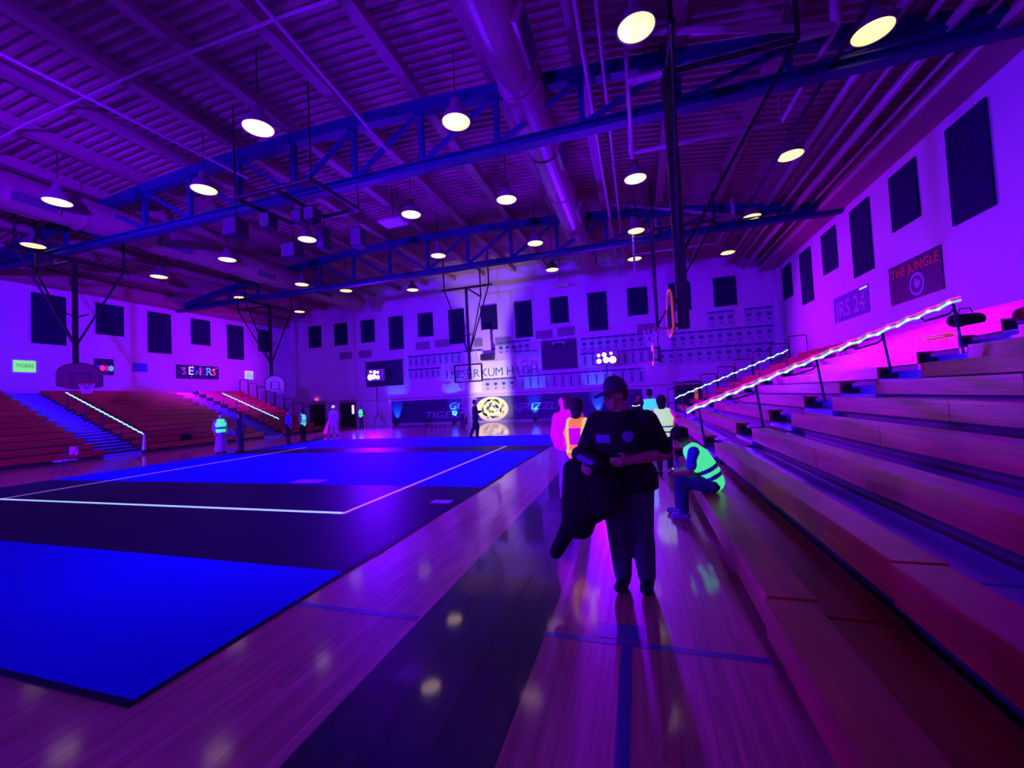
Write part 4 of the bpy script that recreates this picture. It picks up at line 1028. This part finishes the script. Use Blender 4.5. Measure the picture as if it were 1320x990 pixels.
# --- people on the far side of the court
pf = Person('performer in black clothes stepping across the floor before the oval emblem', (-6.75, 16.5, 0.013), 2.2, 1.66, voxel=.018,
            pose=dict(elL=(.24, -.12, 1.16), wrL=(.16, -.34, 1.22), elR=(-.25, .05, 1.14), wrR=(-.22, -.12, .98), knR=(-.12, .10, .52), anR=(-.14, .30, .13), knL=(.10, -.12, .50), anL=(.11, -.08, .09)))
pf.shirt(M_blackwear, sleeve=.9, i=.02); pf.trousers(M_blackwear, i=.028); pf.shoes(M_shoe); pf.hair(M_hair)
pg = Person('person in green vest over a long pale skirt by the bleacher front', (-16.35, 12.6, 0), 1.2, 1.66, voxel=.02)
pg.shirt(M_palewear, sleeve=.8, i=.014); pg.skirt(M_palewear, .1, .2); pg.vest(M_vest_g, bands=((.34, .62),), i=.035); pg.shoes(M_shoe); pg.hair(M_hair, back=.15)
pg2 = Person('dark clothed person beside the long pale skirt', (-15.8, 13.0, 0.013), -1.2, 1.64, voxel=.02, skin=M_skin_d)
pg2.shirt(M_cap, sleeve=.9, i=.02); pg2.trousers(M_cap, i=.03); pg2.shoes(M_shoe); pg2.hair(M_hair, back=.18)
ph1 = Person('person in blue shirt and black trousers under the corner taped rail', (-16.35, 16.0, 0), 2.4, 1.70, voxel=.02)
ph1.shirt(M_bluewear, sleeve=.8, i=.03); ph1.trousers(M_blackwear, i=.04); ph1.shoes(M_shoe); ph1.hair(M_hair)
ph2 = Person('person in pale green vest half hidden behind the blue shirt', (-16.15, 16.7, 0), -1.4, 1.62, voxel=.02)
ph2.shirt(M_palewear, sleeve=.6, i=.014); ph2.vest(M_vest_g, i=.035); ph2.trousers(M_blackwear, i=.02); ph2.shoes(M_shoe); ph2.hair(M_hair, back=.1)
pi_ = Person('person in pale clothes and white cap carrying a pink cloth', (-17.0, 19.9, 0), .4, 1.72, voxel=.02, pose=dict(anL=(.2, .0, .09), knL=(.15, -.02, .5), anR=(-.16, .02, .09)))
pi_.shirt(M_palewear, sleeve=.9, i=.03); pi_.trousers(M_palewear, i=.035); pi_.shoes(M_shoe); c = pi_.cap(M_cl_white)
pk = thing('pink_cloth', 'pale pink cloth hanging from the hand of the white capped person', 'cloth', (-17.35, 19.75, .1), world=False)
fuse('cloth', [((.12, 0, .78), .04, (-.02, 0, .45), .08), ((-.02, 0, .45), .08, (-.16, 0, .12), .11)], .02, M_pinkwear, pk, 2)
pj = Person('distant person in green vest standing between the dark door and padding', (-19.9, 26.2, 0), .1, 1.62, voxel=.022)
pj.shirt(M_blackwear, sleeve=.6, i=.014); pj.vest(M_vest_g, bands=((.4, .5),), i=.035); pj.trousers(M_cap, i=.02); pj.shoes(M_shoe); pj.hair(M_hair)
# pale folding chair at the bleacher front
t = thing('folding_chair', 'pale folding chair standing alone before the bleacher front', 'chair', (-17.1, 8.2, 0), world=False)
MB().bbox((-.2, -.2, .42), (.2, .2, .45)).build('seat', M_palewear, t)
MB().bbox((-.2, .19, .58), (.2, .21, .82)).build('backrest', M_palewear, t)
for x in (-.2, .2):
    MB().tube((x, -.22, 0), (x, .2, .84), .012, 6).build('leg', M_rail, t)
    MB().tube((x, .24, 0), (x, -.16, .44), .012, 6).build('leg', M_rail, t)
# loose things on the bleachers
def bag(loc, s_, m, label):
    t = thing('duffel_bag', label, 'bag', loc, world=False)
    fuse('bag_body', [((-.16 * s_, 0, .13 * s_), .13 * s_, (.16 * s_, 0, .13 * s_), .13 * s_, dict(wide=1.0))], .02, m, t, 2)
    MB().path([(-.12 * s_, 0, .24 * s_), (-.08 * s_, 0, .36 * s_), (.08 * s_, 0, .36 * s_), (.12 * s_, 0, .24 * s_)], .012, 6).build('handle', m, t)
def row_top(side, r): return ((0.70 if side > 0 else -21.9) + side * (r * RUN + .14), 0.36 + r * RISE)
x, z = row_top(1, 9); bag((x, 11.2, z), 1.1, M_blackwear, 'dark bag lying on a high bench beside the pink taped rail')
x, z = row_top(1, 8); t = thing('orange_cloth', 'folded orange cloth on a high bench near the rail top', 'cloth', (x, 10.9, z), world=False)
fuse('cloth_fold', [((-.02, -.35, .05), .05, (.02, .3, .06), .06, dict(wide=1.8))], .02, M_orange, t, 2)
x, z = row_top(-1, 0); bag((x, 15.2, z), 1.2, M_blackwear, 'black bag on the front bench under the starry banner')
x, z = row_top(-1, 0); bag((x, 17.6, z), .9, M_cl_blue, 'small blue bag on the front bench under the starry banner')
